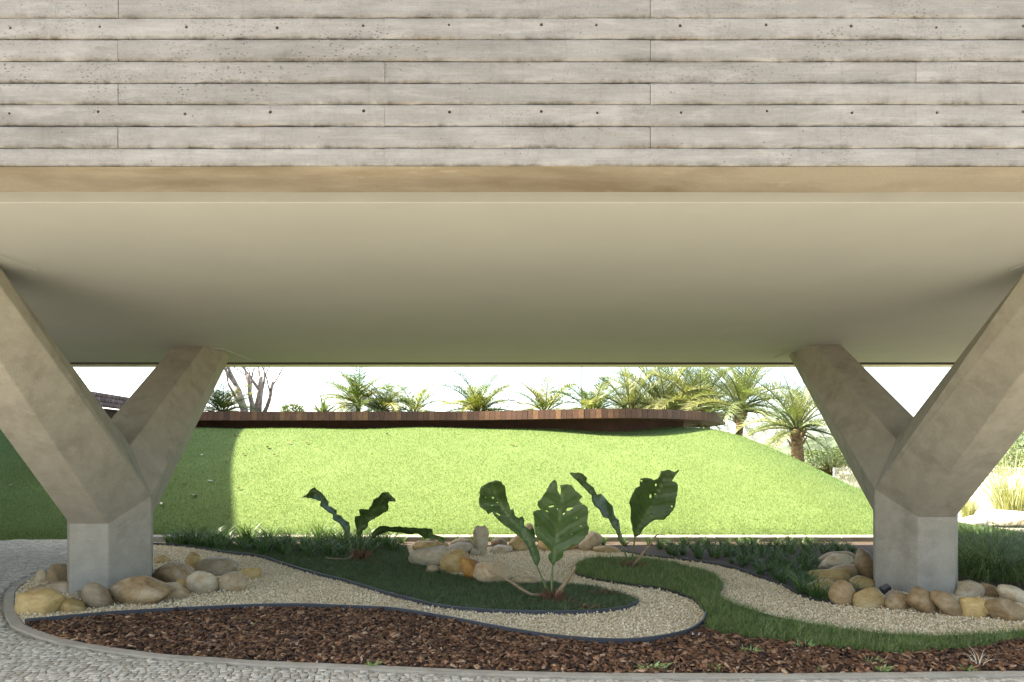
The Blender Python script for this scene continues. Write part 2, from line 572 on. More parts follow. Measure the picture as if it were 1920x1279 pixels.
ROCK = {
    'ochre': rock("ochre_stone", (0.30, 0.20, 0.075), (0.44, 0.325, 0.145), (0.22, 0.125, 0.04)),
    'tan': rock("tan_stone", (0.31, 0.225, 0.125), (0.44, 0.35, 0.22), (0.27, 0.155, 0.06)),
    'brown': rock("brown_stone", (0.19, 0.125, 0.06), (0.31, 0.22, 0.115), (0.12, 0.07, 0.032)),
    'orange': rock("orange_stone", (0.34, 0.155, 0.035), (0.43, 0.23, 0.065), (0.23, 0.095, 0.022)),
    'grey': rock("grey_stone", (0.23, 0.175, 0.105), (0.33, 0.265, 0.17), (0.17, 0.105, 0.05)),
    'pale': rock("pale_stone", (0.38, 0.31, 0.20), (0.52, 0.45, 0.32), (0.31, 0.205, 0.095)),
}


def glass_mat():
    m, nt, b = mat_new("fence_glass")
    t = N(nt, "ShaderNodeBsdfTransparent")
    t.inputs[0].default_value = (0.93, 0.96, 0.95, 1)
    g = N(nt, "ShaderNodeBsdfGlossy", in_Roughness=0.02)
    mx = N(nt, "ShaderNodeMixShader", in_0=0.08)
    L(nt, t.outputs[0], mx.inputs[1])
    L(nt, g.outputs[0], mx.inputs[2])
    L(nt, mx.outputs[0], nt.nodes["Material Output"].inputs[0])
    return m


M['glass'] = glass_mat()


def leaf_mat():
    m, nt, b = mat_new("leathery_leaf")
    v = coords(nt)
    n = noise_n(nt, v, 6.0, 4, 0.6, 0.5)
    c = ramp(nt, n, [(0.3, (0.040, 0.082, 0.020)), (0.7, (0.075, 0.135, 0.032))])
    # side veins run out from the midrib: distance along it (lt) and away from it (ls), in metres
    ph = mathn(nt, 'SUBTRACT', attr(nt, "lt"), mathn(nt, 'MULTIPLY', attr(nt, "ls"), 0.75))
    ph = mathn(nt, 'ADD', ph, mathn(nt, 'MULTIPLY', noise_n(nt, v, 5.0, 2, 0.5), 0.12))
    wv = mathn(nt, 'SINE', mathn(nt, 'MULTIPLY', ph, 2 * math.pi / 0.085))
    vein = mapr(nt, wv, 0.86, 1.0)
    c = mixc(nt, mathn(nt, 'MULTIPLY', vein, 0.35), c, (0.13, 0.19, 0.065))
    c = mixc(nt, mapr(nt, attr(nt, "rnd"), 0.0, 1.0, 1, 0), c, (0.17, 0.22, 0.09))
    c = mixc(nt, mapr(nt, noise_n(nt, v, 28, 3, 0.6), 0.62, 0.72, 0, 0.5), c, (0.14, 0.12, 0.045))
    L(nt, c, b.inputs["Base Color"])
    spec(b, 0.4, 0.45)
    bump(nt, b, mathn(nt, 'ADD', mathn(nt, 'MULTIPLY', wv, -0.3), noise_n(nt, v, 14, 3, 0.5)), 0.4, 0.007)
    t = N(nt, "ShaderNodeBsdfTranslucent")
    L(nt, mixc(nt, 1.0, c, (1.2, 1.5, 0.55), 'MULTIPLY'), t.inputs[0])
    mx = N(nt, "ShaderNodeMixShader", in_0=0.32)
    L(nt, b.outputs[0], mx.inputs[1])
    L(nt, t.outputs[0], mx.inputs[2])
    L(nt, mx.outputs[0], nt.nodes["Material Output"].inputs[0])
    return m


M['leaf'] = leaf_mat()

# ------------------------------------------------------------------ the ground of the place
g = MB()
g.poly([(-900, -300, -0.06), (900, -300, -0.06), (900, 1600, -0.06), (-900, 1600, -0.06)], [(0, 1, 2, 3)])
kind(g.build("ground", M['ground']), "structure")

KERB_Y = 12.85
front_px = [(2600, 1262), (2250, 1262), (1920, 1260), (1700, 1262), (1500, 1264), (1300, 1264), (1100, 1263), (900, 1258), (700, 1249), (500, 1241), (400, 1234),
            (300, 1227), (160, 1207), (93, 1190), (47, 1172)]
left_px = [(33, 1152), (28, 1130), (31, 1110), (45, 1095), (72, 1080), (120, 1060), (200, 1042), (290, 1019)]
front_w = spline([G(*p) + (0,) for p in front_px], 6)
left_w = spline([G(*p) + (0,) for p in [front_px[-1]] + left_px], 6)[1:]
garden = [(p.x, p.y) for p in front_w + left_w] + [(-6.3, KERB_Y), (7.6, KERB_Y), (11.5, 12.6), (11.8, 9), (11.5, 5.1)]

pav = MB()
pav.poly([(-16.6, -25, -0.02), (22, -25, -0.02), (22, 13.25, -0.02), (-16.6, 13.25, -0.02)], [(0, 1, 2, 3)])
pavement = kind(pav.build("pavement", M['pave_far']), "structure")

soil_base = kind(poly_sheet("gravel_ground", garden, 0.0, M['gravel_base']), "structure")

# ---- bed outlines
E1_px = [(47, 1172), (110, 1166), (200, 1158), (270, 1154), (352, 1149), (466, 1143), (581, 1143), (700, 1147), (760, 1153), (850, 1168), (950, 1188), (1050, 1203), (1150, 1210),
         (1230, 1206), (1290, 1191), (1318, 1172), (1325, 1155)]
E2_px = [(1325, 1155), (1316, 1143), (1300, 1128), (1269, 1115), (1230, 1105), (1199, 1102), (1152, 1095), (1105, 1086), (1084, 1080), (1077, 1071), (1091, 1056), (1120, 1051), (1152, 1050),
         (1204, 1052), (1256, 1058), (1295, 1069), (1329, 1078), (1347, 1090), (1354, 1102), (1346, 1115), (1355, 1128), (1386, 1143), (1438, 1160), (1490, 1171), (1543, 1181), (1600, 1189), (1709, 1199), (1778, 1200),
         (1847, 1198), (1920, 1191), (2250, 1165)]
TM_px = [(2600, 1180), (2250, 1190), (1920, 1204), (1846, 1217), (1748, 1224), (1682, 1230), (1617, 1225), (1530, 1216), (1485, 1206), (1399, 1200), (1360, 1193), (1324, 1182)]
A_px = [(287, 1022), (352, 1027), (420, 1038), (478, 1045), (512, 1054), (558, 1069), (604, 1082), (650, 1094), (700, 1109), (760, 1126), (810, 1138), (880, 1147), (974, 1152), (1091, 1152), (1161, 1146), (1185, 1139),
        (1197, 1130), (1180, 1118), (1138, 1108), (1114, 1101), (1067, 1097), (1044, 1094)]
A2_px = [(950, 1088), (885, 1085), (830, 1075), (775, 1055), (765, 1035), (762, 1024)]
R_px = [(1165, 1036), (1230, 1046), (1269, 1050), (1308, 1055), (1347, 1062), (1386, 1071), (1425, 1085), (1465, 1099), (1504, 1120), (1543, 1130), (1582, 1136)]


def wpath(px, n=6):
    return spline([G(*p) + (0,) for p in px], n)


E1, E2, TM, A1, RB = wpath(E1_px), wpath(E2_px), wpath(TM_px), wpath(A_px), wpath(R_px)
A2 = [Vector(G(*p) + (0,)) for p in A2_px]
xy = lambda ps: [(p.x, p.y) for p in ps]
i47 = len(front_w)
mulch_poly = xy(E1) + xy(TM[::-1]) + [(garden[0][0], garden[0][1])] + xy(front_w)[1:-1]
tongue_poly = xy(E2) + xy(TM[1:])
bedA_full = xy(A1) + xy(A2) + [(-2.6, KERB_Y), (-6.3, KERB_Y)]
bedR_poly = xy(RB) + [G(1620, 1125), G(1650, 1080), G(1800, 1090), G(1920, 1112), G(2200, 1120), (11.5, 8.5), (11.4, 12.5), (7.6, KERB_Y), (1.9, KERB_Y)]
bedC_poly = [(-2.6, KERB_Y)] + [G(762, 1024), G(800, 1020), G(900, 1026), G(1000, 1026), G(1165, 1034)] + [(1.9, KERB_Y)]

kind(poly_sheet("mulch_bed", mulch_poly, 0.006, M['soil']), "structure")
kind(poly_sheet("grass_bed", tongue_poly, 0.007, M['soil']), "structure")
kind(poly_sheet("planting_bed", bedA_full, 0.008, M['soil']), "structure")
kind(poly_sheet("planting_bed", bedR_poly, 0.006, M['soil']), "structure")
kind(poly_sheet("planting_bed", bedC_poly, 0.005, M['soil']), "structure")


# ---- the mound
def hy(Y):
    s = np.clip((np.asarray(Y, dtype=float) - 13.2) / 7.0, 0, 1)
    return 0.08 + 2.36 * (0.55 * s + 0.45 * np.sin(s * np.pi / 2))


def fall(X):
    t = np.clip((np.asarray(X, dtype=float) - 5.55) / 6.4, 0, 1)
    return 0.5 + 0.5 * np.cos(np.pi * t)


def mound(X, Y):
    X = np.asarray(X, dtype=float)
    Y = np.asarray(Y, dtype=float)
    wob = 0.03 * np.sin(X * 1.3 + Y * 0.7) * np.sin(Y * 1.1 - X * 0.4) * np.clip((Y - 13.6) / 2, 0, 1)
    return hy(Y) * fall(X) - 0.09 * (1 - fall(X)) + wob * fall(X) - 0.14 * np.exp(-(Y - 13.2) / 0.07)


def on_mound(px, py):
    for Y in np.arange(13.25, 24, 0.02):
        X = (px - 960) / FPX * Y
        z = HE - (py - HOR) * Y / FPX
        if z <= mound(X, Y):
            return Vector((X, Y, float(mound(X, Y))))
    return Vector((X, Y, float(mound(X, Y))))


gx = np.arange(-30, 13.01, 0.2)
gy = np.concatenate([np.arange(13.2, 22, 0.15), np.arange(22, 40, 0.6)])
XX, YY = np.meshgrid(gx, gy)
ZZ = mound(XX, YY)
nyx = len(gx)
idx = np.arange(len(gx) * len(gy)).reshape(len(gy), len(gx))
quads = np.stack([idx[:-1, :-1].ravel(), idx[:-1, 1:].ravel(), idx[1:, 1:].ravel(), idx[1:, :-1].ravel()], 1)
lawn_o = obj("lawn_slope", np_mesh("lawn_slope", np.stack([XX.ravel(), YY.ravel(), ZZ.ravel()], 1), quads=quads, smooth=True), M['lawn_soil'])
kind(lawn_o, "structure")

# ---- far hill
hx = np.linspace(30, 260, 150)
hyy = np.linspace(120, 230, 60)
HX, HYY = np.meshgrid(hx, hyy)
ridge = np.clip((HX - 50) / 60, 0, 1) ** 1.2 * 13 * np.sin(np.clip((HYY - 120) / 110, 0, 1) * np.pi)
bumpz = np.array([mnoise.fractal(Vector((a * 0.11, b * 0.11, 0)), 1.0, 2.0, 4) for a, b in zip(HX.ravel(), HYY.ravel())]).reshape(HX.shape)
HZ = ridge * (1 + 0.12 * bumpz) + bumpz * 1.2 * np.clip(ridge / 4, 0, 1) - 0.3
hi_ = np.arange(HX.size).reshape(HX.shape)
hq = np.stack([hi_[:-1, :-1].ravel(), hi_[:-1, 1:].ravel(), hi_[1:, 1:].ravel(), hi_[1:, :-1].ravel()], 1)
kind(obj("hill", np_mesh("hill", np.stack([HX.ravel(), HYY.ravel(), HZ.ravel()], 1), quads=hq, smooth=True), M['hill']), "structure")

# ------------------------------------------------------------------ the house above
ZC = 3.25                        # ceiling height
D0, D1 = 4.04, 4.43              # front and back of the edge beam
ZB = HE + 1.72                   # underside of the beam
house = empty("concrete_house", (0, 8, 0), "raised house slab with board-marked concrete front and smooth pale plaster underside", "house")

ROW = 40.3 * D0 / FPX            # one formwork board


def board(x0, x1, z0, z1, proud, gap_lo, gap_hi, seed, holes=()):
    nx = max(2, int((x1 - x0) / 0.035))
    zs = [z0 + gap_lo, z0 + gap_lo + 0.006, z0 + gap_lo + 0.02, (z0 + z1) / 2, z1 - gap_hi - 0.02, z1 - gap_hi - 0.005, z1 - gap_hi]
    eds = [1.0, 0.8, 0.28, 0.0, 0.06, 0.32, 0.7]
    lip = [0.008, 0.002, 0, 0, 0, 0.001, 0.004]
    front, ed = [], []
    for i in range(nx + 1):
        x = x0 + (x1 - x0) * i / nx
        endl = 0.002 if i in (0, nx) else 0.0
        for j, z in enumerate(zs):
            n1 = mnoise.noise(Vector((x * 2.3, seed * 3.1, j * 0.2)))
            n2 = mnoise.noise(Vector((x * 9, seed * 5.7, j)))
            yy = D0 - proud + lip[j] + endl + 0.0035 * n1 + 0.002 * n2
            zz = z
            if j < 2 and z0 <= ZB + 1e-6:
                zz += 0.002 + 0.0015 * n1
            elif j < 2:
                zz += 0.005 * n1 + 0.004 * n2 + 0.0022 * mnoise.noise(Vector((x * 31, seed, 1.0)))
            if j > 4:
                zz += 0.0025 * n2 + 0.002 * mnoise.noise(Vector((x * 27, seed + 9, 1.0)))
            front.append((x, yy, zz))
            ed.append(eds[j])
    m = len(zs)
    nf = len(front)
    back = [(p[0], D0 + 0.05, p[2]) for p in front]
    F = []
    for i in range(nx):
        for j in range(m - 1):
            a = i * m + j
            F.append((a, a + m, a + m + 1, a + 1))
            F.append((nf + a, nf + a + 1, nf + a + m + 1, nf + a + m))
        a = i * m
        F.append((a, nf + a, nf + a + m, a + m))
        a = i * m + m - 1
        F.append((a, a + m, nf + a + m, nf + a))
    for j in range(m - 1):
        F.append((j, j + 1, nf + j + 1, nf + j))
        a = nx * m + j
        F.append((a, nf + a, nf + a + 1, a + 1))
    me = bpy.data.meshes.new("facade_board")
    me.from_pydata(front + back, [], F)
    at = me.attributes.new("edge", 'FLOAT', 'POINT')
    at.data.foreach_set("value", np.array(ed + ed, dtype=np.float32))
    me.update()
    fix_normals(me)
    o = obj("facade_board", me, M['board'], house)
    if holes:
        mb = MB()
        for (hx_, hz_, hr) in holes:
            mb.tube([(hx_, D0 - 0.06, hz_), (hx_, D0 + 0.035, hz_)], hr, 10)
        cut = fix_normals(mb.mesh("cutter"))
        co = bpy.data.objects.new("cutter", cut)
        COL.objects.link(co)
        md = o.modifiers.new("tie_holes", 'BOOLEAN')
        md.object = co
        md.operation = 'DIFFERENCE'
        md.solver = 'EXACT'
        dg = bpy.context.evaluated_depsgraph_get()
        nm = bpy.data.meshes.new_from_object(o.evaluated_get(dg))
        o.modifiers.clear()
        o.data = nm
        if not nm.materials:
            nm.materials.append(M['board'])
        bpy.data.objects.remove(co)
    return o


def fx(px):
    return (px - 960) / FPX * D0


rows_y = [313, 278, 237.5, 196, 156.5, 115.5, 75, 34.5, -6]      # joints from the bottom up (photo rows)
rows_z = [HE + (HOR - y) * D0 / FPX for y in rows_y]
rows_z[0] = ZB
joint_a, joint_b = 222.0, 721.0
hole_rows = {2: [18, 184, 347, 507, 682, 843, 1015, 1120, 1277, 1438, 1597, 1757, 1918, 2080, 2240, 2400, -145, -310, -470],
             6: [20, 188, 350, 520, 681, 842, 1015, 1118, 1275, 1436, 1595, 1755, 1918, 2080, 2240, 2400, -145, -310, -470]}
for r in range(8):
    js = joint_b if r % 2 == 0 else joint_a
    edges = [fx(js + 997 * k) for k in range(-2, 3)]
    lo = 0.006 if r in (2, 4, 6) else 0.0025
    hi = 0.0035 if r in (1, 3, 5) else 0.0015
    if r == 0:
        lo = 0.0
    pr = {0: 0.003, 1: 0.008, 2: 0.003, 3: 0.007, 4: 0.003, 5: 0.008, 6: 0.005, 7: 0.007}[r]
    for k in range(4):
        jg = 0.0004 if r % 2 == 0 else 0.0017
        xa, xb = edges[k] + jg, edges[k + 1] - jg
        hs = []
        if r in hole_rows:
            for hp in hole_rows[r]:
                if xa + 0.05 < fx(hp) < xb - 0.05:
                    py = 211 if r == 2 else 50
                    hs.append((fx(hp), HE + (HOR - py - random.uniform(-3, 3)) * D0 / FPX, random.uniform(0.0075, 0.0105)))
        board(xa, xb, rows_z[r], rows_z[r + 1], pr + random.uniform(-0.002, 0.002), lo, hi, r * 7 + k, hs)
XL, XR = fx(721 - 2 * 997), fx(222 + 2 * 997)
w = MB()
w.box(-16.5, 16, D0 + 0.052, D1 - 0.002, ZB + 0.006, rows_z[8])
w.build("wall_core", M['dark'], house)
w = MB()
w.box(-16.5, 16, D0 - 0.006, D1, rows_z[8], 6.4)
w.build("upper_wall", M['board'], house)
for r in range(8):
    js = joint_b if r % 2 == 0 else joint_a
    for a, b in ((-16.5, fx(js - 2 * 997) - 0.002), (fx(js + 2 * 997) + 0.002, 16)):
        w = MB()
        w.box(a, b, D0 - 0.005, D0 + 0.05, rows_z[r] + 0.003, rows_z[r + 1] - 0.002)
        w.build("facade_board", M['board'], house)

# underside of the beam: slightly uneven
nx = 160
vs, qs = [], []
for i in range(nx + 1):
    x = -16.5 + 32.5 * i / nx
    for j, y in enumerate((D0 + 0.001, D0 + 0.012, (D0 + D1) / 2, D1 - 0.02, D1 + 0.02)):
        n1 = mnoise.noise(Vector((x * 0.9, j * 0.7, 3.3)))
        vs.append((x, y + (0.006 * n1 if j == 0 else 0.0), ZB - 0.004 + (0.004 if j == 0 else 0.0) + 0.009 * n1))
for i in range(nx):
    for j in range(4):
        a = i * 5 + j
        qs.append((a, a + 1, a + 6, a + 5))
obj("beam_underside", np_mesh("beam_underside", vs, quads=qs, smooth=True), M['beam'], house)
w = MB()
w.box(-16.5, 16, D1, 11.90, ZC, ZC + 0.25)
o = w.build("plaster_ceiling", M['ceiling'], house)
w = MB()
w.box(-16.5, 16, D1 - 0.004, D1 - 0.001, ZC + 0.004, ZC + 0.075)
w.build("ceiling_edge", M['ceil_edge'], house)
w = MB()
w.box(-16.5, 16, 11.90, 12.21, ZC + 0.16, ZC + 0.25)
w.box(-16.5, 16, 12.203, 12.218, ZC + 0.004, ZC + 0.16)  # near-black facing on the trim, paints the gap's shade in colour
w.build("shadow_gap", M['dark'], house)
w = MB()
w.box(-16.5, 16, 12.22, 12.55, ZC + 0.002, ZC + 0.9)
w.build("edge_trim", M['trim'], house)
w = MB()
w.box(-16.5, 16, D1 + 0.001, 12.55, ZC + 0.9, ZC + 1.1)
w.build("roof", M['wing'], house)
w = MB()
w.poly([(-30, 4.1, -.05), (-16.2, 4.1, -.05), (-17.15, 26, -.05), (-30, 26, -.05), (-30, 4.1, 11.8), (-16.2, 4.1, 11.8), (-17.15, 26, 11.8), (-30, 26, 11.8)],
       [(3, 2, 1, 0), (4, 5, 6, 7), (0, 1, 5, 4), (1, 2, 6, 5), (2, 3, 7, 6), (3, 0, 4, 7)])
w.build("unseen_side_wing", M['wing'], house)  # unseen block, height and slant set to cast the left lawn's shadow


# ------------------------------------------------------------------ Y-shaped columns
def y_column(s, fj, sj, lower, near, far, label):
    """s: side (-1 left, +1 right).  Pixel points are read on the photo, distances are world metres."""
    cx, D = s * 4.90, 7.90
    yc = D + 0.40
    root = empty("branching_column", (cx, yc, 0), label, "column", "branching concrete columns")
    X = lambda px, d: (px - 960) / FPX * d
    Zp = lambda py, d: HE - (py - HOR) * d / FPX
    # column section: outer front, inner front, inner side, inner back, outer back, outer side
    xo, xi = X(fj[0][0], D), X(fj[1][0], D)
    xs = X(sj[0], yc)
    mid = (xo + xi) / 2
    xso = 2 * mid - xs
    yb = yc + 0.49
    xbi = X(lower[0], yb)
    xbo = 2 * mid - xbi
    zf = Zp((fj[0][1] + fj[1][1]) / 2, D)
    zs = Zp(sj[1], yc)
    zb = Zp(lower[1], yb)
    xv, zv = X(sj[2], yc), Zp(sj[3], yc)
    xvo = 2 * mid - xv
    base = [(xo, D), (xi, D), (xs, yc), (xbi, yb), (xbo, yb), (xso, yc)]
    tz = [zf, zf, zs, zb, zb, zs]
    sh = MB()
    sh.poly([(x, y, -0.15) for x, y in base] + [(x, y, z) for (x, y), z in zip(base, tz)],
            [(i, (i + 1) % 6, 6 + (i + 1) % 6, 6 + i) for i in range(6)])
    parts = [sh.build("shaft", M['column'], root)]
    zt = ZC + 0.01
    # near arm (towards the camera): lower pair, side pair, upper pair
    lo_o, lo_i, md_i, up_i = near
    cxn = (lo_o + lo_i) / 2
    nb = [(xo, D, zf), (xi, D, zf), (xs, yc, zs), (xv, yc, zv), (xvo, yc, zv), (xso, yc, zs)]
    nt_ = [(lo_o, 5.10, zt), (lo_i, 5.10, zt), (md_i, 5.47, zt), (up_i, 5.75, zt), (2 * cxn - up_i, 5.75, zt), (2 * cxn - md_i, 5.47, zt)]
    a = MB()
    a.poly(nb + nt_, [(i, (i + 1) % 6, 6 + (i + 1) % 6, 6 + i) for i in range(6)])
    parts.append(a.build("arm", M['column'], root))
    # far arm
    (u_o, u_i, m_i, l_i) = far
    q = lambda p: ((p[0] - 960) / FPX * (FPX * (ZC - HE) / (HOR - p[1])), FPX * (ZC - HE) / (HOR - p[1]))
    fo, fi, fm, fl = q(u_o), q(u_i), q(m_i), q(l_i)
    cf = (fo[0] + fi[0]) / 2
    fb = [(xvo, yc, zv), (xv, yc, zv), (xs, yc, zs), (xbi, yb, zb), (xbo, yb, zb), (xso, yc, zs)]
    ft = [(fo[0], fi[1], zt), (fi[0], fi[1], zt), (fm[0], fm[1], zt), (fl[0], fl[1], zt), (2 * cf - fl[0], fl[1], zt), (2 * cf - fm[0], fm[1], zt)]
    a = MB()
    a.poly(fb + ft, [(i, (i + 1) % 6, 6 + (i + 1) % 6, 6 + i) for i in range(6)])
    parts.append(a.build("arm", M['column'], root))
    for p in parts:
        fix_normals(p.data)
        b = p.modifiers.new("arris", 'BEVEL')
        b.width = 0.012
        b.segments = 2
        b.limit_method = 'ANGLE'
        b.angle_limit = R(15)
    # bearing plates on the soffit
    for (x0, x1, y0, y1) in ((min(fo[0], fi[0]) - 0.10, max(fo[0], fi[0], fm[0]) + 0.10, fi[1] + 0.12, fl[1] + 0.30),
                             (min(2 * cxn - md_i, md_i) - 0.08, max(2 * cxn - md_i, md_i) + 0.14, 5.3, 6.0)):
        pl = MB()
        pl.box(x0, x1, y0, y1, ZC - 0.012, ZC + 0.005)
        pl.build("bearing_plate", M['ceiling'], root)
    return root


y_column(-1, ((130, 981), (203, 983)), (283.5, 930, 244.5, 835), (287, 964), (-4.89, -4.46, -4.31, -4.35),
         ((328, 651), (383, 650), (423, 660), (432, 670)), "branching grey concrete column at the left, beside the shaded lawn")
y_column(1, ((1792, 970), (1721, 969)), (1640, 917, 1680, 824), (1637, 958), (4.99, 4.56, 4.44, 4.38),
         ((1577, 647), (1525, 647), (1484, 659), (1478, 666)), "branching grey concrete column at the right, beside the long dark grass")

# ------------------------------------------------------------------ kerb, rim, dividers
k = MB()
xk = -7.0
kerb_o = empty("garden_kerb", (0, KERB_Y, 0), "low pale concrete kerb along the foot of the lawn", "kerb")
while xk < 7.4:
    x2 = min(xk + 1.2, 7.6)
    kb = MB()
    kb.box(xk + 0.003, x2 - 0.003, KERB_Y + random.uniform(-.004, .004), KERB_Y + 0.33, -0.05, 0.10 + random.uniform(-.003, .003))
    o = kb.build("kerb_stone", M['kerb'], kerb_o)
    b = o.modifiers.new("bevel", 'BEVEL')
    b.width = 0.012
    b.segments = 2
    xk = x2


def strip_mesh(path, half_w, z0, z1, mb=None):
    """solid strip following a path"""
    mb = mb or MB()
    n = len(path)
    ring = []
    for i, p in enumerate(path):
        t = (path[min(i + 1, n - 1)] - path[max(i - 1, 0)])
        t.z = 0
        t.normalize()
        nn = Vector((-t.y, t.x, 0))
        a, b = p + nn * half_w, p - nn * half_w
        ring.append([(a.x, a.y, z0), (a.x, a.y, z1), (b.x, b.y, z1), (b.x, b.y, z0)])
    n0 = len(mb.v)
    for r_ in ring:
        mb.v += r_
    for i in range(n - 1):
        for k_ in range(4):
            k2 = (k_ + 1) % 4
            mb.f.append([n0 + i * 4 + k_, n0 + i * 4 + k2, n0 + (i + 1) * 4 + k2, n0 + (i + 1) * 4 + k_])
    mb.f.append([n0, n0 + 1, n0 + 2, n0 + 3])
    e = n0 + (n - 1) * 4
    mb.f.append([e + 3, e + 2, e + 1, e])
    return mb


def divider(name, path, mat, label, z1=0.05, hw=0.006):
    path = [Vector((p.x + 0.014 * mnoise.noise(p * 2.3), p.y + 0.014 * mnoise.noise(p * 2.3 + Vector((9, 9, 9))), 0)) for p in path]
    mb = strip_mesh(path, hw, -0.02, z1)
    for i in range(len(path)):            # the top edge dips and rises a little
        dz = 0.008 * mnoise.noise(Vector((path[i].x * 1.1, path[i].y * 1.1, 4.0)))
        for k_ in (1, 2):
            v = mb.v[i * 4 + k_]
            mb.v[i * 4 + k_] = (v[0], v[1], v[2] + dz)
    me = fix_normals(mb.mesh(name))
    return tag(obj(name, me, mat), label, "edging", "flexible garden dividers")


divider("garden_divider", E1, M['edging_blue'], "dark grey plastic divider curving between red bark mulch and gravel", 0.06, 0.008)
divider("garden_divider", E2, M['edging_dark'], "dark plastic divider around the tongue of grass", 0.036)
divider("garden_divider", A1[:-30], M['edging_blue'], "dark grey divider along the front of the dark green bed", 0.045)
divider("garden_divider", RB, M['edging_dark'], "thin dark divider between gravel and right rear planting", 0.035)

rim_path = [p.copy() for p in front_w + left_w]
n = len(rim_path)
rim_mid = []
for i, p in enumerate(rim_path):
    t = (rim_path[min(i + 1, n - 1)] - rim_path[max(i - 1, 0)])
    t.normalize()
    nn = Vector((t.y, -t.x, 0))          # outward
    c = Vector((0, 8, 0))
    if (p + nn - c).length < (p - nn - c).length:
        nn = -nn
    rim_mid.append(p + nn * 0.055)
rim = strip_mesh(rim_mid, 0.045, -0.05, 0.011)
rim_o = obj("cement_band", fix_normals(rim.mesh("cement_band")), M['rim'])
tag(rim_o, "narrow cement band curving between cobbles and garden bed", "paving")
outer_poly = [(p.x + (p.x - q_.x), p.y + (p.y - q_.y)) for p, q_ in zip(rim_mid, rim_path)] + [(-6.3, KERB_Y), (7.6, KERB_Y), (11.5, 12.6), (11.8, 9), (11.5, 5.1)]

# ------------------------------------------------------------------ cobbles of the pavement
cob = []


def cobble_field(x0, x1, y0, y1, ang):
    ca, sa = math.cos(ang), math.sin(ang)
    size = 0.054
    cx_, cy_ = (x0 + x1) / 2, (y0 + y1) / 2
    ext = max(x1 - x0, y1 - y0) * 0.75
    v = -ext
    r_ = 0
    while v < ext:
        h = size * random.uniform(0.82, 1.12)
        u = -ext + random.uniform(0, size)
        while u < ext:
            wd = size * random.uniform(0.8, 1.6)
            bend = 0.10 * math.sin(u * 1.35)
            mx, my = u + wd / 2, v + h / 2 + bend
            X_, Y_ = cx_ + mx * ca - my * sa, cy_ + mx * sa + my * ca
            if x0 <= X_ <= x1 and y0 <= Y_ <= y1:
                g_ = 0.0035
                cs = []
                for du, dv in ((g_, g_), (wd - g_, g_), (wd - g_, h - g_), (g_, h - g_)):
                    uu, vv = u + du + random.uniform(-.004, .004), v + dv + 0.10 * math.sin((u + du) * 1.35) + random.uniform(-.006, .006)
                    cs.append((cx_ + uu * ca - vv * sa, cy_ + uu * sa + vv * ca))
                cob.append((X_, Y_, cs))
            u += wd
        v += h
        r_ += 1


cobble_field(-9.6, 8.0, 3.2, 13.2, R(10))
cxs = np.array([c[0] for c in cob])
cys = np.array([c[1] for c in cob])
keep = ~inside(outer_poly, cxs, cys)
cor_ok = np.ones(len(cob), dtype=bool)
for kk in range(4):
    qx = np.array([c[2][kk][0] for c in cob])
    qy = np.array([c[2][kk][1] for c in cob])
    cor_ok &= ~inside(outer_poly, qx, qy)
keep &= cor_ok
px_ = 960 + cxs / cys * FPX
py_ = HOR + HE * FPX / cys
inview = keep & (px_ > -20) & (px_ < 1940) & (py_ < 1290)
order = sorted(np.nonzero(inview)[0], key=lambda i: cys[i])[:300]
near_set = set(int(i) for i in order)


def cobble_geo(cs, z):
    zz = [z + random.uniform(-.003, .003) for _ in range(4)]
    mx, my = sum(c[0] for c in cs) / 4, sum(c[1] for c in cs) / 4
    top = [(c[0] + (mx - c[0]) * 0.07, c[1] + (my - c[1]) * 0.07, h) for c, h in zip(cs, zz)]
    mid_ = [(c[0], c[1], h - 0.003) for c, h in zip(cs, zz)]
    bot = [(c[0], c[1], -0.03) for c in cs]
    f = [(0, 1, 2, 3)]
    for i in range(4):
        j = (i + 1) % 4
        f.append((4 + i, 4 + j, j, i))
        f.append((8 + i, 8 + j, 4 + j, 4 + i))
    return top + mid_ + bot, f


rv, rq, rr = [], [], []
for i in np.nonzero(keep)[0]:
    v_, f_ = cobble_geo(cob[i][2], random.uniform(0.004, 0.008))
    if int(i) in near_set:
        me = bpy.data.meshes.new("cobble")
        me.from_pydata(v_, [], f_)
        me.update()
        obj("cobble", me, M['cobble_obj'], pavement)
    else:
        n0 = len(rv)
        rv += v_
        rq += [[n0 + a for a in f] for f in f_]
        rr += [random.random()] * len(v_)
far_c = obj("cobbles", np_mesh("cobbles", rv, quads=rq, rnd=rr), M['cobble'], pavement)
kind(far_c, "stuff")
w = MB()
w.poly([(-9.8, 3.0, -0.012), (8.2, 3.0, -0.012), (8.2, 13.24, -0.012), (-9.8, 13.24, -0.012)], [(0, 1, 2, 3)])
w.build("mortar_bed", M['mortar'], pavement)


# ------------------------------------------------------------------ gravel and bark
def sample_poly(poly, n):
    p = np.array([(a[0], a[1]) for a in poly])
    lo, hi = p.min(0), p.max(0)
    out = np.zeros((0, 2))
    while len(out) < n:
        q = RNG.uniform(lo, hi, (n * 2, 2))
        q = q[inside(poly, q[:, 0], q[:, 1])]
        out = np.concatenate([out, q])
    return out[:n]


def poly_area(p):
    a = 0
    for i in range(len(p)):
        x1, y1 = p[i][0], p[i][1]
        x2, y2 = p[(i + 1) % len(p)][0], p[(i + 1) % len(p)][1]
        a += x1 * y2 - x2 * y1
    return abs(a) / 2


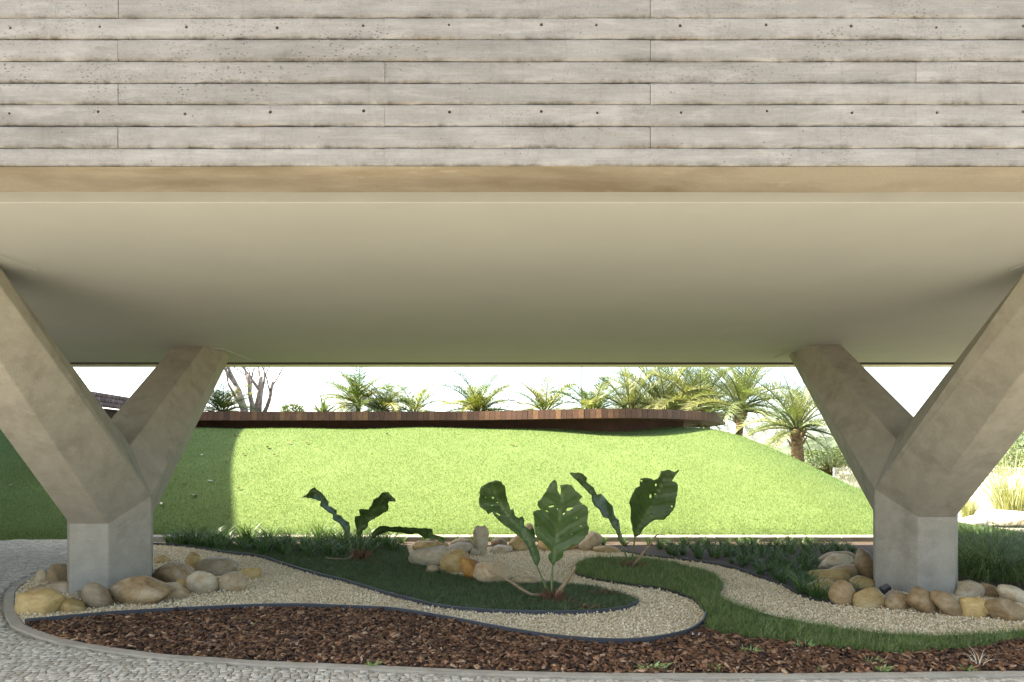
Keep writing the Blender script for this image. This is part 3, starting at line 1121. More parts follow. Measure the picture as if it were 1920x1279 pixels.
def rot_mats(n):
    q = RNG.normal(size=(n, 4))
    q /= np.linalg.norm(q, axis=1, keepdims=True)
    w_, x, y, z = q.T
    return np.stack([np.stack([1 - 2 * (y * y + z * z), 2 * (x * y - z * w_), 2 * (x * z + y * w_)], 1),
                     np.stack([2 * (x * y + z * w_), 1 - 2 * (x * x + z * z), 2 * (y * z - x * w_)], 1),
                     np.stack([2 * (x * z - y * w_), 2 * (y * z + x * w_), 1 - 2 * (x * x + y * y)], 1)], 1)


def scatter(name, base_v, base_f, pos, rot, scl, jit, mat):
    n = len(pos)
    nv = len(base_v)
    v = np.repeat(np.asarray(base_v)[None], n, 0)
    v = v * (1 + RNG.uniform(-jit, jit, v.shape)) * scl[:, None, :]
    v = np.einsum('nij,nvj->nvi', rot, v) + pos[:, None, :]
    f = (np.asarray(base_f)[None] + (np.arange(n) * nv)[:, None, None]).reshape(-1, len(base_f[0]))
    rnd = np.repeat(RNG.uniform(0, 1, n), nv)
    me = np_mesh(name, v.reshape(-1, 3), tris=f if len(base_f[0]) == 3 else None, quads=f if len(base_f[0]) == 4 else None, rnd=rnd)
    return kind(obj(name, me, mat), "stuff")


OCT_V = [(1, 0, 0), (-1, 0, 0), (0, 1, 0), (0, -1, 0), (0, 0, 1), (0, 0, -1)]
OCT_F = [(0, 2, 4), (2, 1, 4), (1, 3, 4), (3, 0, 4), (2, 0, 5), (1, 2, 5), (3, 1, 5), (0, 3, 5)]
BOX_V = [(-1, -1, -1), (1, -1, -1), (1, 1, -1), (-1, 1, -1), (-1, -1, 1), (1, -1, 1), (1, 1, 1), (-1, 1, 1)]
BOX_F = [(3, 2, 1, 0), (4, 5, 6, 7), (0, 1, 5, 4), (1, 2, 6, 5), (2, 3, 7, 6), (3, 0, 4, 7)]

gq = sample_poly(garden, 230000)
ok = ~(inside(mulch_poly, gq[:, 0], gq[:, 1]) | inside(tongue_poly, gq[:, 0], gq[:, 1]) | inside(bedA_full, gq[:, 0], gq[:, 1]) | inside(bedR_poly, gq[:, 0], gq[:, 1])
       | inside(bedC_poly, gq[:, 0], gq[:, 1]))
vx = np.abs(gq[:, 0] / gq[:, 1]) < 0.80
gq = gq[ok & vx]
n = len(gq)
sp_ = RNG.uniform(0, 1, n) < 0.03          # a few grains have spilled over the dividers
gq = gq + np.where(sp_[:, None], RNG.normal(0, 0.05, (n, 2)), 0)
gs = RNG.uniform(0.006, 0.0125, n)
gpos = np.stack([gq[:, 0], gq[:, 1], RNG.uniform(0.0, 0.014, n) + np.where(sp_, 0.02, 0)], 1)
o = scatter("gravel", OCT_V, OCT_F, gpos, rot_mats(n), np.stack([gs * RNG.uniform(.9, 1.4, n), gs, gs * RNG.uniform(.55, .9, n)], 1), 0.25, M['gravel'])
o["label"] = "cream and tan gravel filling the winding path"
print("gravel", n)

mq = sample_poly(mulch_poly, 22000)
mq = mq[np.abs(mq[:, 0] / mq[:, 1]) < 0.85]
n = len(mq)
tilt = RNG.normal(0, 0.38, (n, 2))
yaw = RNG.uniform(0, 2 * np.pi, n)
cz, sz = np.cos(yaw), np.sin(yaw)
Rz = np.zeros((n, 3, 3)); Rz[:, 0, 0] = cz; Rz[:, 0, 1] = -sz; Rz[:, 1, 0] = sz; Rz[:, 1, 1] = cz; Rz[:, 2, 2] = 1
cx_, sx_ = np.cos(tilt[:, 0]), np.sin(tilt[:, 0])
Rx = np.zeros((n, 3, 3)); Rx[:, 0, 0] = 1; Rx[:, 1, 1] = cx_; Rx[:, 1, 2] = -sx_; Rx[:, 2, 1] = sx_; Rx[:, 2, 2] = cx_
cy_, sy_ = np.cos(tilt[:, 1]), np.sin(tilt[:, 1])
Ry = np.zeros((n, 3, 3)); Ry[:, 1, 1] = 1; Ry[:, 0, 0] = cy_; Ry[:, 0, 2] = sy_; Ry[:, 2, 0] = -sy_; Ry[:, 2, 2] = cy_
ln = RNG.gamma(4, 0.0045, n).clip(0.006, 0.045)
mpos = np.stack([mq[:, 0], mq[:, 1], RNG.uniform(0.008, 0.03, n)], 1)
o = scatter("bark_mulch", BOX_V, BOX_F, mpos, Rz @ Rx @ Ry, np.stack([ln, ln * RNG.uniform(.3, .75, n), RNG.uniform(.002, .006, n)], 1), 0.35, M['bark'])
o["label"] = "reddish brown bark chips covering the front bed"


# ------------------------------------------------------------------ blades
def blades(pos, h, wd, lean, segs=2, droop=0.5, yaw=None):
    """array of grass blades: tapered ribbons that bend over"""
    n = len(pos)
    yaw = RNG.uniform(0, 2 * np.pi, n) if yaw is None else yaw
    dx, dy = np.cos(yaw), np.sin(yaw)
    fa = RNG.uniform(0, 2 * np.pi, n) * 0.25 + yaw + np.pi / 2
    sx, sy = np.cos(fa), np.sin(fa)
    rows = []
    px_, pz_ = np.zeros(n), np.zeros(n)
    ang = lean.copy()
    for s_ in range(segs + 1):
        t = s_ / segs
        if s_:
            px_ = px_ + np.sin(ang) * h / segs
            pz_ = pz_ + np.cos(ang) * h / segs
            ang = ang + droop / segs * (1 + RNG.uniform(-.3, .3, n))
        c = np.stack([pos[:, 0] + dx * px_, pos[:, 1] + dy * px_, pos[:, 2] + pz_], 1)
        hw = wd * 0.5 * (1 - t ** 1.6)
        if s_ < segs:
            rows.append(c - np.stack([sx * hw, sy * hw, 0 * hw], 1))
            rows.append(c + np.stack([sx * hw, sy * hw, 0 * hw], 1))
        else:
            rows.append(c)
    v = np.stack(rows, 1)
    nv = v.shape[1]
    f = []
    for s_ in range(segs - 1):
        a = 2 * s_
        f += [(a, a + 1, a + 3), (a, a + 3, a + 2)]
    a = 2 * (segs - 1)
    f.append((a, a + 1, a + 2))
    f = (np.array(f)[None] + (np.arange(n) * nv)[:, None, None]).reshape(-1, 3)
    return v.reshape(-1, 3), f, np.repeat(RNG.uniform(0, 1, n), nv)


def blade_stuff(name, label, pos, h, wd, lean, mat, segs=2, droop=0.5):
    v, f, r_ = blades(pos, h, wd, lean, segs, droop)
    o = obj(name, np_mesh(name, v, tris=f, rnd=r_), mat)
    o["label"] = label
    return kind(o, "stuff")


# lawn
nl = 430000
lx = RNG.uniform(-17.5, 11.5, nl)
ly = 13.25 + (RNG.uniform(0, 1, nl) ** 1.25) * 8.2
lz = mound(lx, ly)
okl = (np.abs(lx / ly) < 0.82) & ((fall(lx) > 0.03)) & ~((lx > -7.0) & (lx < 7.6) & (ly < KERB_Y + 0.36))
lx, ly, lz = lx[okl], ly[okl], lz[okl]
n = len(lx)
blade_stuff("lawn_grass", "bright green mown grass on the sloping mound", np.stack([lx, ly, lz - 0.005], 1), RNG.uniform(0.022, 0.052, n), RNG.uniform(0.006, 0.011, n), np.abs(RNG.normal(0.35, 0.25, n)), M['lawn'], 1, 0)
# dark low bed
bedA_low = xy(A1) + xy(A2)
aq = sample_poly(bedA_low, 95000)
n = len(aq)
cl = np.array([mnoise.noise(Vector((a * 9, b * 9, 0))) for a, b in aq])
cl2 = np.array([mnoise.noise(Vector((a * 2.1, b * 2.1, 5))) for a, b in aq])
kp = (cl2 > -0.45) | (RNG.uniform(0, 1, n) < 0.35)
aq, cl = aq[kp], cl[kp]
n = len(aq)
blade_stuff("mondo_grass", "dark green dwarf ground cover in the left bed", np.stack([aq[:, 0], aq[:, 1], np.full(n, 0.008)], 1), RNG.uniform(0.03, 0.065, n) * (1 + 0.7 * cl) * np.where(RNG.uniform(0, 1, n) < 0.02, 2.2, 1.0), RNG.uniform(0.0035, 0.006, n),
            np.abs(RNG.normal(0.5, 0.35, n)), M['mondo'], 2, 0.7)
# grass tongue
tq = sample_poly(tongue_poly, 110000)
tq = tq[np.abs(tq[:, 0] / tq[:, 1]) < 0.82]
n = len(tq)
cl = np.array([mnoise.noise(Vector((a * 11, b * 11, 2))) * 0.8 + mnoise.noise(Vector((a * 4, b * 4, 7))) * 0.5 for a, b in tq])
kp = (cl > -0.35) | (RNG.uniform(0, 1, n) < 0.4)
tq, cl = tq[kp], cl[kp]
n = len(tq)
blade_stuff("shade_grass", "mid green grass tongue winding between the gravel paths", np.stack([tq[:, 0], tq[:, 1], np.full(n, 0.007)], 1), RNG.uniform(0.035, 0.105, n) * (1 + 0.8 * cl) * np.where(RNG.uniform(0, 1, n) < 0.025, 2.0, 1.0), RNG.uniform(0.0035, 0.0065, n),
            np.abs(RNG.normal(0.55, 0.35, n)), M['turf'], 2, 0.8)


# ------------------------------------------------------------------ lilyturf clumps
def tuft_mesh(name, nb, h0, h1, w0, spread, droop, segs=4, base_r=0.04, lean0=0.15):
    a = RNG.uniform(0, 2 * np.pi, nb)
    r_ = base_r * np.sqrt(RNG.uniform(0, 1, nb))
    pos = np.stack([r_ * np.cos(a), r_ * np.sin(a), np.zeros(nb)], 1)
    yaw = a + RNG.normal(0, 0.5, nb)
    v, f, rr_ = blades(pos, RNG.uniform(h0, h1, nb), RNG.uniform(0.7, 1.3, nb) * w0, np.abs(RNG.normal(lean0, spread, nb)), segs, droop, yaw)
    return np_mesh(name, v, tris=f, rnd=rr_)


lily_mesh = [tuft_mesh("lilyturf_clump", 55, 0.18, 0.40, 0.012, 0.38, 1.35, 4, 0.05) for _ in range(6)]
for m_ in lily_mesh:
    m_.materials.append(M['lily'])


def place_tufts(pts, label, group, smin=0.8, smax=1.15, cat="grass clump", name="lilyturf_clump", meshes=lily_mesh):
    for (x, y) in pts:
        o = bpy.data.objects.new(name, random.choice(meshes))
        s_ = random.uniform(smin, smax)
        o.location = (x, y, 0.0)
        o.scale = (s_, s_, s_ * random.uniform(.85, 1.1))
        o.rotation_euler = (0, 0, random.uniform(0, 6.28))
        COL.objects.link(o)
        tag(o, label, cat, group)


def spaced(poly, n, dmin, tries=6000):
    pts = []
    for x, y in sample_poly(poly, tries):
        if all((x - a) ** 2 + (y - b) ** 2 > dmin * dmin for a, b in pts):
            pts.append((float(x), float(y)))
            if len(pts) >= n:
                break
    return pts


backL = [G(292, 1019), G(420, 1034), G(520, 1044), G(640, 1046), G(765, 1036), (-2.5, 12.7), (-6.2, 12.7)]
place_tufts(spaced(backL, 70, 0.21), "dark green lilyturf clump in the rear row left of the centre stones", "lilyturf left of the centre stones", 0.8, 1.2)
kerb_tufts = [(-6.1 + 0.19 * i + random.uniform(-.06, .06), random.uniform(12.2, 12.7)) for i in range(21)]
place_tufts(kerb_tufts, "sunlit lilyturf clump against the kerb left of the centre stones", "lilyturf against the left kerb", 1.15, 1.55)
backR = [G(1255, 1042), G(1310, 1050), G(1390, 1064), G(1450, 1088), G(1510, 1112), G(1530, 1085), G(1530, 1040), G(1640, 1036), (5.6, 12.6), (2.4, 12.6)]
place_tufts(spaced(backR, 140, 0.16), "dark green lilyturf clump right of the centre stones, before the kerb", "lilyturf right of the centre stones", 0.5, 0.85)
place_tufts([G(1505, 1112), G(1530, 1124), G(1556, 1128), G(1592, 1120)], "grassy lilyturf clump leaning on the right-hand stone pile", "lilyturf at the right stone pile", 0.9, 1.15)
backC = [(-2.4, 12.5), G(790, 1016), G(1000, 1019), G(1190, 1026), (2.3, 12.7)]
place_tufts(spaced(backC, 14, 0.3), "small lilyturf clump behind the centre stones, against the kerb", "lilyturf behind the centre stones", 0.5, 0.75)

# long dark grass right of the right column
for (x, y, s_, lab) in ((6.55, 9.25, 0.92, "lush long-bladed grass mound touching the right column"), (7.4, 8.6, 0.95, "lush long-bladed grass mound at the right picture edge"),
                        (7.7, 10.9, 1.0, "dark feathery grass mound at the back of the right bed"), (9.0, 10.0, 1.0, "long grass mound outermost in the right bed")):
    me = tuft_mesh("fountain_grass", 4200, 0.5, 1.3, 0.0065, 0.5, 2.0, 6, 0.6, 0.15)
    o = obj("fountain_grass", me, M['fount'])
    o.location = (x, y, 0)
    o.scale = (s_, s_, s_ * 0.92)
    tag(o, lab, "grass clump", "long grass mounds beside the right column")

# pale tall grasses in the sun
tall = tuft_mesh("tall_grass", 420, 0.9, 2.2, 0.016, 0.22, 0.8, 5, 0.25, 0.08)
for (px, d, s_, lab) in ((1895, 17.5, 1.05, "tall pale sunlit grass clump at the right picture edge"), (1815, 18.5, 0.5, "short yellowing grass clump behind the pale boulder"),
                         (1600, 21.5, 0.7, "pale grass clump just left of the right column")):
    o = bpy.data.objects.new("tall_grass", tall)
    if not tall.materials:
        tall.materials.append(M['tallgrass'])
    X_ = (px - 960) / FPX * d
    o.location = (X_, d, max(-0.06, float(mound(X_, d)) - 0.02))
    o.scale = (s_, s_, s_)
    o.rotation_euler = (0, 0, random.uniform(0, 6))
    COL.objects.link(o)
    tag(o, lab, "grass clump", "tall pale grasses beyond the garden")


# ------------------------------------------------------------------ stones
def stone(x0, x1, y0, y1, col, label, tilt=0.0, block=0.0, dep=0.8, group=None, back=0.0, mat=None):
    """boulder whose outline fills the photo box x0..x1, y0..y1 and that rests on the ground"""
    wpx = x1 - x0
    d = FPX * HE / (y1 - HOR) + back
    rx = wpx * d / FPX / 2
    ry = max(rx * dep, 0.05)
    dc = d + ry * 0.75
    rx = wpx * dc / FPX / 2
    ztop = HE - (y0 - HOR) * (dc + ry * 0.15) / FPX
    ztop = max(ztop, 0.05)
    z0 = -0.05
    bm = bmesh.new()
    bmesh.ops.create_icosphere(bm, subdivisions=3, radius=1.0)
    rs_ = random.Random(int(x0 * 7 + y1 * 13))
    sd = rs_.uniform(0, 100)
    cuts = []
    tall_ = (y1 - y0) > 1.3 * (x1 - x0)
    for _ in range(3 if tall_ else 9):
        nrm = Vector((rs_.uniform(-1, 1), rs_.uniform(-1, 0.6), rs_.uniform(-.4, 0.1 if tall_ else 1))).normalized()
        cuts.append((nrm, rs_.uniform(0.64, 0.92)))
    pw = 1.0 - 0.55 * block
    for v in bm.verts:
        c = v.co
        c = Vector((math.copysign(abs(c.x) ** pw, c.x), math.copysign(abs(c.y) ** pw, c.y), math.copysign(abs(c.z) ** pw, c.z)))
        c *= 1 + 0.2 * mnoise.noise(c * 1.1 + Vector((sd, 0, 0))) + 0.05 * mnoise.noise(c * 3.2 + Vector((0, sd, 0)))
        for nrm, dd in cuts:
            ex = c.dot(nrm) - dd
            if ex > 0:
                c -= nrm * ex * 0.88
        v.co = c
    bmesh.ops.transform(bm, matrix=Matrix.Scale(0.5 if tilt else 1.0, 4, (0, 0, 1)), verts=bm.verts)
    bmesh.ops.rotate(bm, cent=(0, 0, 0), matrix=Matrix.Rotation(R(tilt), 3, 'Y'), verts=bm.verts)
    co = np.array([v.co for v in bm.verts])
    lo, hi = co.min(0), co.max(0)
    for v in bm.verts:
        v.co = Vector(((v.co.x - lo[0]) / (hi[0] - lo[0]) * 2 * rx - rx, (v.co.y - lo[1]) / (hi[1] - lo[1]) * 2 * ry - ry, (v.co.z - lo[2]) / (hi[2] - lo[2]) * (ztop - z0)))
    me = bpy.data.meshes.new("garden_stone")
    bm.to_mesh(me)
    bm.free()
    me.polygons.foreach_set("use_smooth", np.ones(len(me.polygons), dtype=bool))
    o = obj("garden_stone", me, mat or ROCK[col])
    o.location = (((x0 + x1) / 2 - 960) / FPX * dc, dc, z0)
    tag(o, label, "stone", group)
    return o


GL, GC, GR = "stones round the left column", "stones of the centre pile", "stones round the right column"
for a in [
    (30, 122, 1101, 1152, 'ochre', "large squarish yellow boulder at the far left bend of the bed", 0, .7, .6),
    (109, 160, 1122, 1149, 'ochre', "small flat oval stone right of the large yellow boulder", 0, 0, .8),
    (155, 208, 1091, 1142, 'grey', "grey-brown egg-shaped stone in front of the orange stone", 0, 0, .8),
    (152, 208, 1071, 1108, 'orange', "orange stone leaning on the left column", 20, .2, .7),
    (86, 129, 1056, 1094, 'brown', "dark brown round stone left of the left column", 0, .4, .8),
    (68, 92, 1066, 1092, 'tan', "narrow stone half hidden behind the dark brown round stone", 0, .1, .7),
    (56, 160, 1089, 1114, 'brown', "flat brown slab lying behind the large yellow boulder", 0, .5, .35),
    (136, 160, 1106, 1124, 'grey', "small grey stone wedged under the flat brown slab", 0, .2, .7),
    (206, 322, 1079, 1135, 'brown', "big lumpy brown boulder at the foot of the left column", 0, .15, .55),
    (278, 352, 1092, 1124, 'tan', "smooth pale brown stone right of the big lumpy boulder", 0, .2, .6),
    (287, 363, 1053, 1096, 'brown', "box-shaped brown boulder touching the left column's right side", 0, .6, .6),
    (288, 319, 1040, 1056, 'ochre', "small low stone behind the box-shaped brown boulder", 0, .1, .7),
    (348, 378, 1034, 1068, 'ochre', "pointed yellowish stone standing behind the flat grey-brown slab", 0, .1, .8),
    (368, 448, 1045, 1080, 'grey', "flat grey-brown slab with a darker side, right of the left column", 8, .3, .6),
    (440, 489, 1063, 1087, 'ochre', "flat ochre slab at the right end of the left pile", 0, .5, .6),
    (350, 409, 1069, 1114, 'pale', "round pale stone in front of the flat grey-brown slab", 0, .1, .7),
    (405, 464, 1072, 1110, 'tan', "angular pinkish tan stone right of the round pale stone", 12, .3, .7),
    (325, 356, 1083, 1105, 'ochre', "small ochre stone tucked left of the round pale stone", 0, .2, .7),
]:
    stone(*a, group=GL)
for a in [
    (764, 846, 1023, 1064, 'pale', "big striped pale boulder at the left end of the centre pile", -12, .1, .6),
    (773, 819, 1013, 1034, 'ochre', "dark ochre stone behind the big striped boulder", 0, .1, .7),
    (811, 846, 1011, 1030, 'ochre', "small ochre stone under the drooping leaf tip", 0, .2, .7),
    (826, 890, 1016, 1042, 'pale', "long smooth pale stone left of the upright stone", -14, .1, .6),
    (825, 883, 1027, 1075, 'ochre', "round ochre boulder in the middle of the centre pile", 0, .1, .7),
    (797, 827, 1059, 1074, 'tan', "small flat stone in front of the round ochre boulder", 0, .4, .7),
    (864, 917, 1042, 1088, 'orange', "deep orange stone left of the tan oval stone", 30, .2, .7),
    (887, 960, 1051, 1096, 'tan', "tan oval stone at the front of the centre pile", 10, .05, .6),
    (887, 917, 984, 1041, 'pale', "upright pillar-like pale stone", 0, .6, .8),
    (843, 889, 1008, 1029, 'grey', "low grey stone behind the upright stone", 0, .3, .7),
    (881, 901, 1027, 1043, 'pale', "little rough stone at the foot of the upright stone", 0, .1, .8),
    (917, 961, 1021, 1038, 'pale', "white flat block right of the upright stone", 0, .8, .7),
    (920, 951, 1007, 1024, 'grey', "greenish grey pebble behind the white flat block", 0, 0, .7),
    (953, 992, 1000, 1034, 'ochre', "ochre stone partly hidden behind the folded leaf", 0, .2, .7),
    (981, 1003, 981, 1028, 'tan', "tall tan stone peeping out between the two big leaves", 0, .2, .9),
    (1008, 1085, 1008, 1033, 'ochre', "low ochre stone behind the broad upright leaf", 0, .3, .5),
    (1085, 1130, 996, 1033, 'tan', "round tan stone right of the broad upright leaf", 0, .1, .8),
    (1110, 1166, 1023, 1037, 'ochre', "flat ochre slab at the right end of the centre pile", 0, .6, .5),
    (950, 1032, 1079, 1096, 'tan', "flat stone sunk in gravel left of the middle plant", 0, .6, .4),
]:
    stone(*a, group=GC)
for a in [
    (1533, 1606, 1032, 1056, 'tan', "long stone at the back top of the right pile", -14, .3, .6),
    (1536, 1599, 1038, 1068, 'pale', "pale wedge-shaped slab in the right pile", -20, .4, .6),
    (1594, 1613, 1048, 1064, 'pale', "little pale stone between wedge slab and leaning boulder", 0, .2, .7),
    (1602, 1650, 1028, 1087, 'brown', "tall brown boulder leaning on the right column", 35, .2, .8),
    (1554, 1622, 1059, 1084, 'tan', "thin flat slab under the leaning brown boulder", 0, .6, .6),
    (1512, 1597, 1065, 1090, 'ochre', "long ochre slab at the left of the right pile", 0, .7, .5),
    (1590, 1642, 1079, 1104, 'ochre', "ochre block low against the right column", 0, .6, .7),
    (1514, 1574, 1085, 1115, 'ochre', "ochre stone half covered by grass blades", 0, .3, .7),
    (1555, 1606, 1086, 1137, 'brown', "round brown stone beside the grass at the right pile", 0, .1, .7),
    (1598, 1663, 1099, 1141, 'ochre', "round yellow stone in the front row of the right pile", 0, .3, .7),
    (1657, 1704, 1107, 1127, 'brown', "low dark slab behind the small round brown stone", 0, .4, .5),
    (1660, 1711, 1112, 1145, 'brown', "small round brown stone right of the round yellow stone", 0, .1, .7),
    (1698, 1766, 1099, 1152, 'brown', "large two-lobed brown stone in front of the right column", 35, .3, .7),
    (1747, 1809, 1107, 1157, 'brown', "flat stone tilted down to the right beside the two-lobed stone", 42, .3, .6),
    (1800, 1856, 1118, 1159, 'ochre', "rough round stone right of the tilted flat stone", 0, .1, .7),
    (1782, 1818, 1117, 1136, 'pale', "small pale stone behind the rough round stone", 0, .3, .7),
    (1846, 1934, 1120, 1165, 'brown', "long brown boulder at the right picture edge", 15, .3, .6),
    (1792, 1843, 1088, 1121, 'pale', "white squarish block touching the right column", 0, .7, .7),
    (1839, 1877, 1092, 1122, 'brown', "dark wedge stone right of the white block", 35, .2, .7),
    (1872, 1938, 1096, 1133, 'pale', "long pale stone above the long brown boulder", 22, .2, .6),
]:
    stone(*a, group=GR)
stone(1796, 1850, 966, 990, 'pale', "pale sunlit boulder beyond the right column", 0, .3, .7, "sunlit boulders", mat=M['paleboulder'])
stone(1835, 1930, 955, 985, 'pale', "broad pale boulder behind the long dark grass", 0, .3, .7, "sunlit boulders", mat=M['paleboulder'])

# black floodlight between the right-hand stones
lx_, ly_ = G(1678, 1122)
ly_ -= 0.0
fl = empty("garden_spotlight", (lx_, ly_ + 0.2, 0), "small black spotlight tucked between stones at the right column", "lamp")
zl = HE - (1104 - HOR) * (ly_ + 0.2) / FPX
hb = MB().box(-0.05, 0.05, -0.035, 0.035, -0.03, 0.03)
o = hb.build("housing", M['lamp'])
o.parent = fl
o.location = (0, 0, zl)
o.rotation_euler = (R(30), R(-28), 0)
o2 = MB().box(-0.042, 0.042, -0.028, 0.028, 0.03, 0.034).build("glass", M['glassy'])
o2.parent = fl
o2.location = (0, 0, zl)
o2.rotation_euler = (R(30), R(-28), 0)
o3 = MB().tube([(0, 0, 0), (0, 0.01, zl - 0.02)], 0.009, 8).build("stake", M['lamp'])
o3.parent = fl


# ------------------------------------------------------------------ the three big-leaved plants
def leaf(root, poly, rib, d0, depth, fold, holes=(), ripple=0.012, step=7.0, ragged=1.0):
    """leaf blade: outline and midrib read on the photo, set in depth along the midrib and folded about it"""
    pts = [Vector(p) for p in poly]
    # densify outline with a ragged margin
    out = []
    for i, p in enumerate(pts):
        q = pts[(i + 1) % len(pts)]
        m_ = max(1, int((q - p).length / step))
        for k_ in range(m_):
            c = p.lerp(q, k_ / m_)
            j = ragged * 0.9
            out.append(c + Vector((random.uniform(-j, j), random.uniform(-j, j))))
    verts = [Vector((p.x, p.y)) for p in out]
    nb = len(verts)
    edges = [(i, (i + 1) % nb) for i in range(nb)]
    hpolys = []
    for (hx_, hy_, ha, hb_, rot) in holes:
        n0 = len(verts)
        kk = 7
        for k_ in range(kk):
            an = 2 * math.pi * k_ / kk
            a, b = ha * math.cos(an) * random.uniform(.7, 1.2), hb_ * math.sin(an) * random.uniform(.7, 1.2)
            verts.append(Vector((hx_ + a * math.cos(rot) - b * math.sin(rot), hy_ + a * math.sin(rot) + b * math.cos(rot))))
        edges += [(n0 + k_, n0 + (k_ + 1) % kk) for k_ in range(kk)]
        hpolys.append([(q.x, q.y) for q in verts[n0:]])
    arr = np.array([(p.x, p.y) for p in out])
    lo, hi = arr.min(0), arr.max(0)
    gxs, gys = np.meshgrid(np.arange(lo[0], hi[0], step), np.arange(lo[1], hi[1], step))
    ins = inside(out, gxs.ravel(), gys.ravel())
    for x, y, t in zip(gxs.ravel(), gys.ravel(), ins):
        if t:
            verts.append(Vector((x + random.uniform(-1, 1), y + random.uniform(-1, 1))))
    v2, e2, f2, *_ = delaunay_2d_cdt(verts, edges, [], 1, 1e-4)
    f2 = [t for t in f2 if not any(inside(hp, np.array([sum(v2[i].x for i in t) / 3]), np.array([sum(v2[i].y for i in t) / 3]))[0] for hp in hpolys)]
    ribp = spline([(p[0], p[1], 0) for p in rib], 10)
    lens = [0.0]
    for a, b in zip(ribp, ribp[1:]):
        lens.append(lens[-1] + (b - a).length)
    tot = lens[-1]
    co, rn, lt_, ls_ = [], [], [], []
    for p in v2:
        bd, bt, bs = 1e9, 0, 1
        for i in range(len(ribp) - 1):
            a, b = ribp[i], ribp[i + 1]
            ab = b - a
            u = max(0, min(1, ((p.x - a.x) * ab.x + (p.y - a.y) * ab.y) / max(ab.length_squared, 1e-6)))
            c = a + ab * u
            dd = math.hypot(p.x - c.x, p.y - c.y)
            if dd < bd:
                bd, bt = dd, (lens[i] + ab.length * u) / tot
                bs = 1 if ab.x * (p.y - a.y) - ab.y * (p.x - a.x) > 0 else -1
        dep = d0 + np.interp(bt, [t for t, _ in depth], [q for _, q in depth])
        s_m = bd * d0 / FPX
        fo = np.interp(bt, [0, 0.5, 1], fold[:3])
        if len(fold) > 3 and bs > 0:
            fo = np.interp(bt, [0, 0.5, 1], fold[3:6])
        dep += -fo * s_m
        dep += ripple * min(1, s_m / 0.06) * (math.sin(bt * 30 - s_m * 22 + bs) * 0.6 + 1.6 * mnoise.noise(Vector((p.x * .045, p.y * .045, d0))))
        co.append(tuple(P(p.x, p.y, dep)))
        rn.append(min(1.0, s_m / 0.012))
        lt_.append(bt * tot * d0 / FPX)
        ls_.append(s_m)
    me = bpy.data.meshes.new("leaf")
    me.from_pydata(co, [], [list(t) for t in f2])
    at = me.attributes.new("rnd", 'FLOAT', 'POINT')
    at.data.foreach_set("value", np.array(rn, dtype=np.float32))
    for an_, av_ in (("lt", lt_), ("ls", ls_)):
        at = me.attributes.new(an_, 'FLOAT', 'POINT')
        at.data.foreach_set("value", np.array(av_, dtype=np.float32))
    me.update()
    me.polygons.foreach_set("use_smooth", np.ones(len(me.polygons), dtype=bool))
    o = obj("leaf", me, M['leaf'], root)
    so = o.modifiers.new("thickness", 'SOLIDIFY')
    so.thickness = 0.003
    # raised midrib behind the blade
    mr = MB()
    ps, rs = [], []
    for i in range(0, len(ribp), 3):
        t = lens[i] / tot
        ps.append(P(ribp[i].x, ribp[i].y, d0 + np.interp(t, [a for a, _ in depth], [b for _, b in depth])))
        rs.append(0.008 * (1 - 0.75 * t))
    mr.tube(ps, rs, 6)
    mo = mr.build("midrib", M['stalk'], None, True)
    mo.parent = o
    mo.matrix_parent_inverse = Matrix.Identity(4)
    return o


def stalk(root, px, ds, r0, r1, mat, name="stalk", sides=8):
    pts = spline([P(x, y, d) for (x, y), d in zip(px, ds)], 6)
    n_ = len(pts)
    pts = [p + Vector((mnoise.noise(p * 9), mnoise.noise(p * 9 + Vector((5, 5, 5))), 0)) * 0.004 for p in pts]
    return MB().tube(pts, [r0 + (r1 - r0) * i / (n_ - 1) for i in range(n_)], sides).build(name, mat, root, True)


def root_clump(root, px, py, wpx, hpx, nb=260):
    x, y = G(px, py)
    wd = wpx * y / FPX
    a = RNG.uniform(0, 2 * np.pi, nb)
    r_ = wd * 0.28 * np.sqrt(RNG.uniform(0, 1, nb))
    pos = np.stack([x + r_ * np.cos(a), y + r_ * np.sin(a), np.full(nb, 0.0)], 1)
    hh = RNG.uniform(0.4, 1.15, nb) * hpx * y / FPX
    v, f, rr_ = blades(pos, hh, RNG.uniform(0.006, 0.016, nb), np.abs(RNG.normal(0.35, 0.45, nb)), 3, 1.1, a)
    return obj("root_clump", np_mesh("root_clump", v, tris=f, rnd=rr_), M['rootfibre'], root)


Z1 = lambda pts: [(540 + x * 0.18770, 860 + y * 0.18770) for x, y in pts]
Z2 = lambda pts: [(880 + x * 0.23451, 860 + y * 0.23451) for x, y in pts]
H2 = lambda hs: [(880 + x * 0.23451, 860 + y * 0.23451, a * 0.23451, b * 0.23451, r_) for x, y, a, b, r_ in hs]

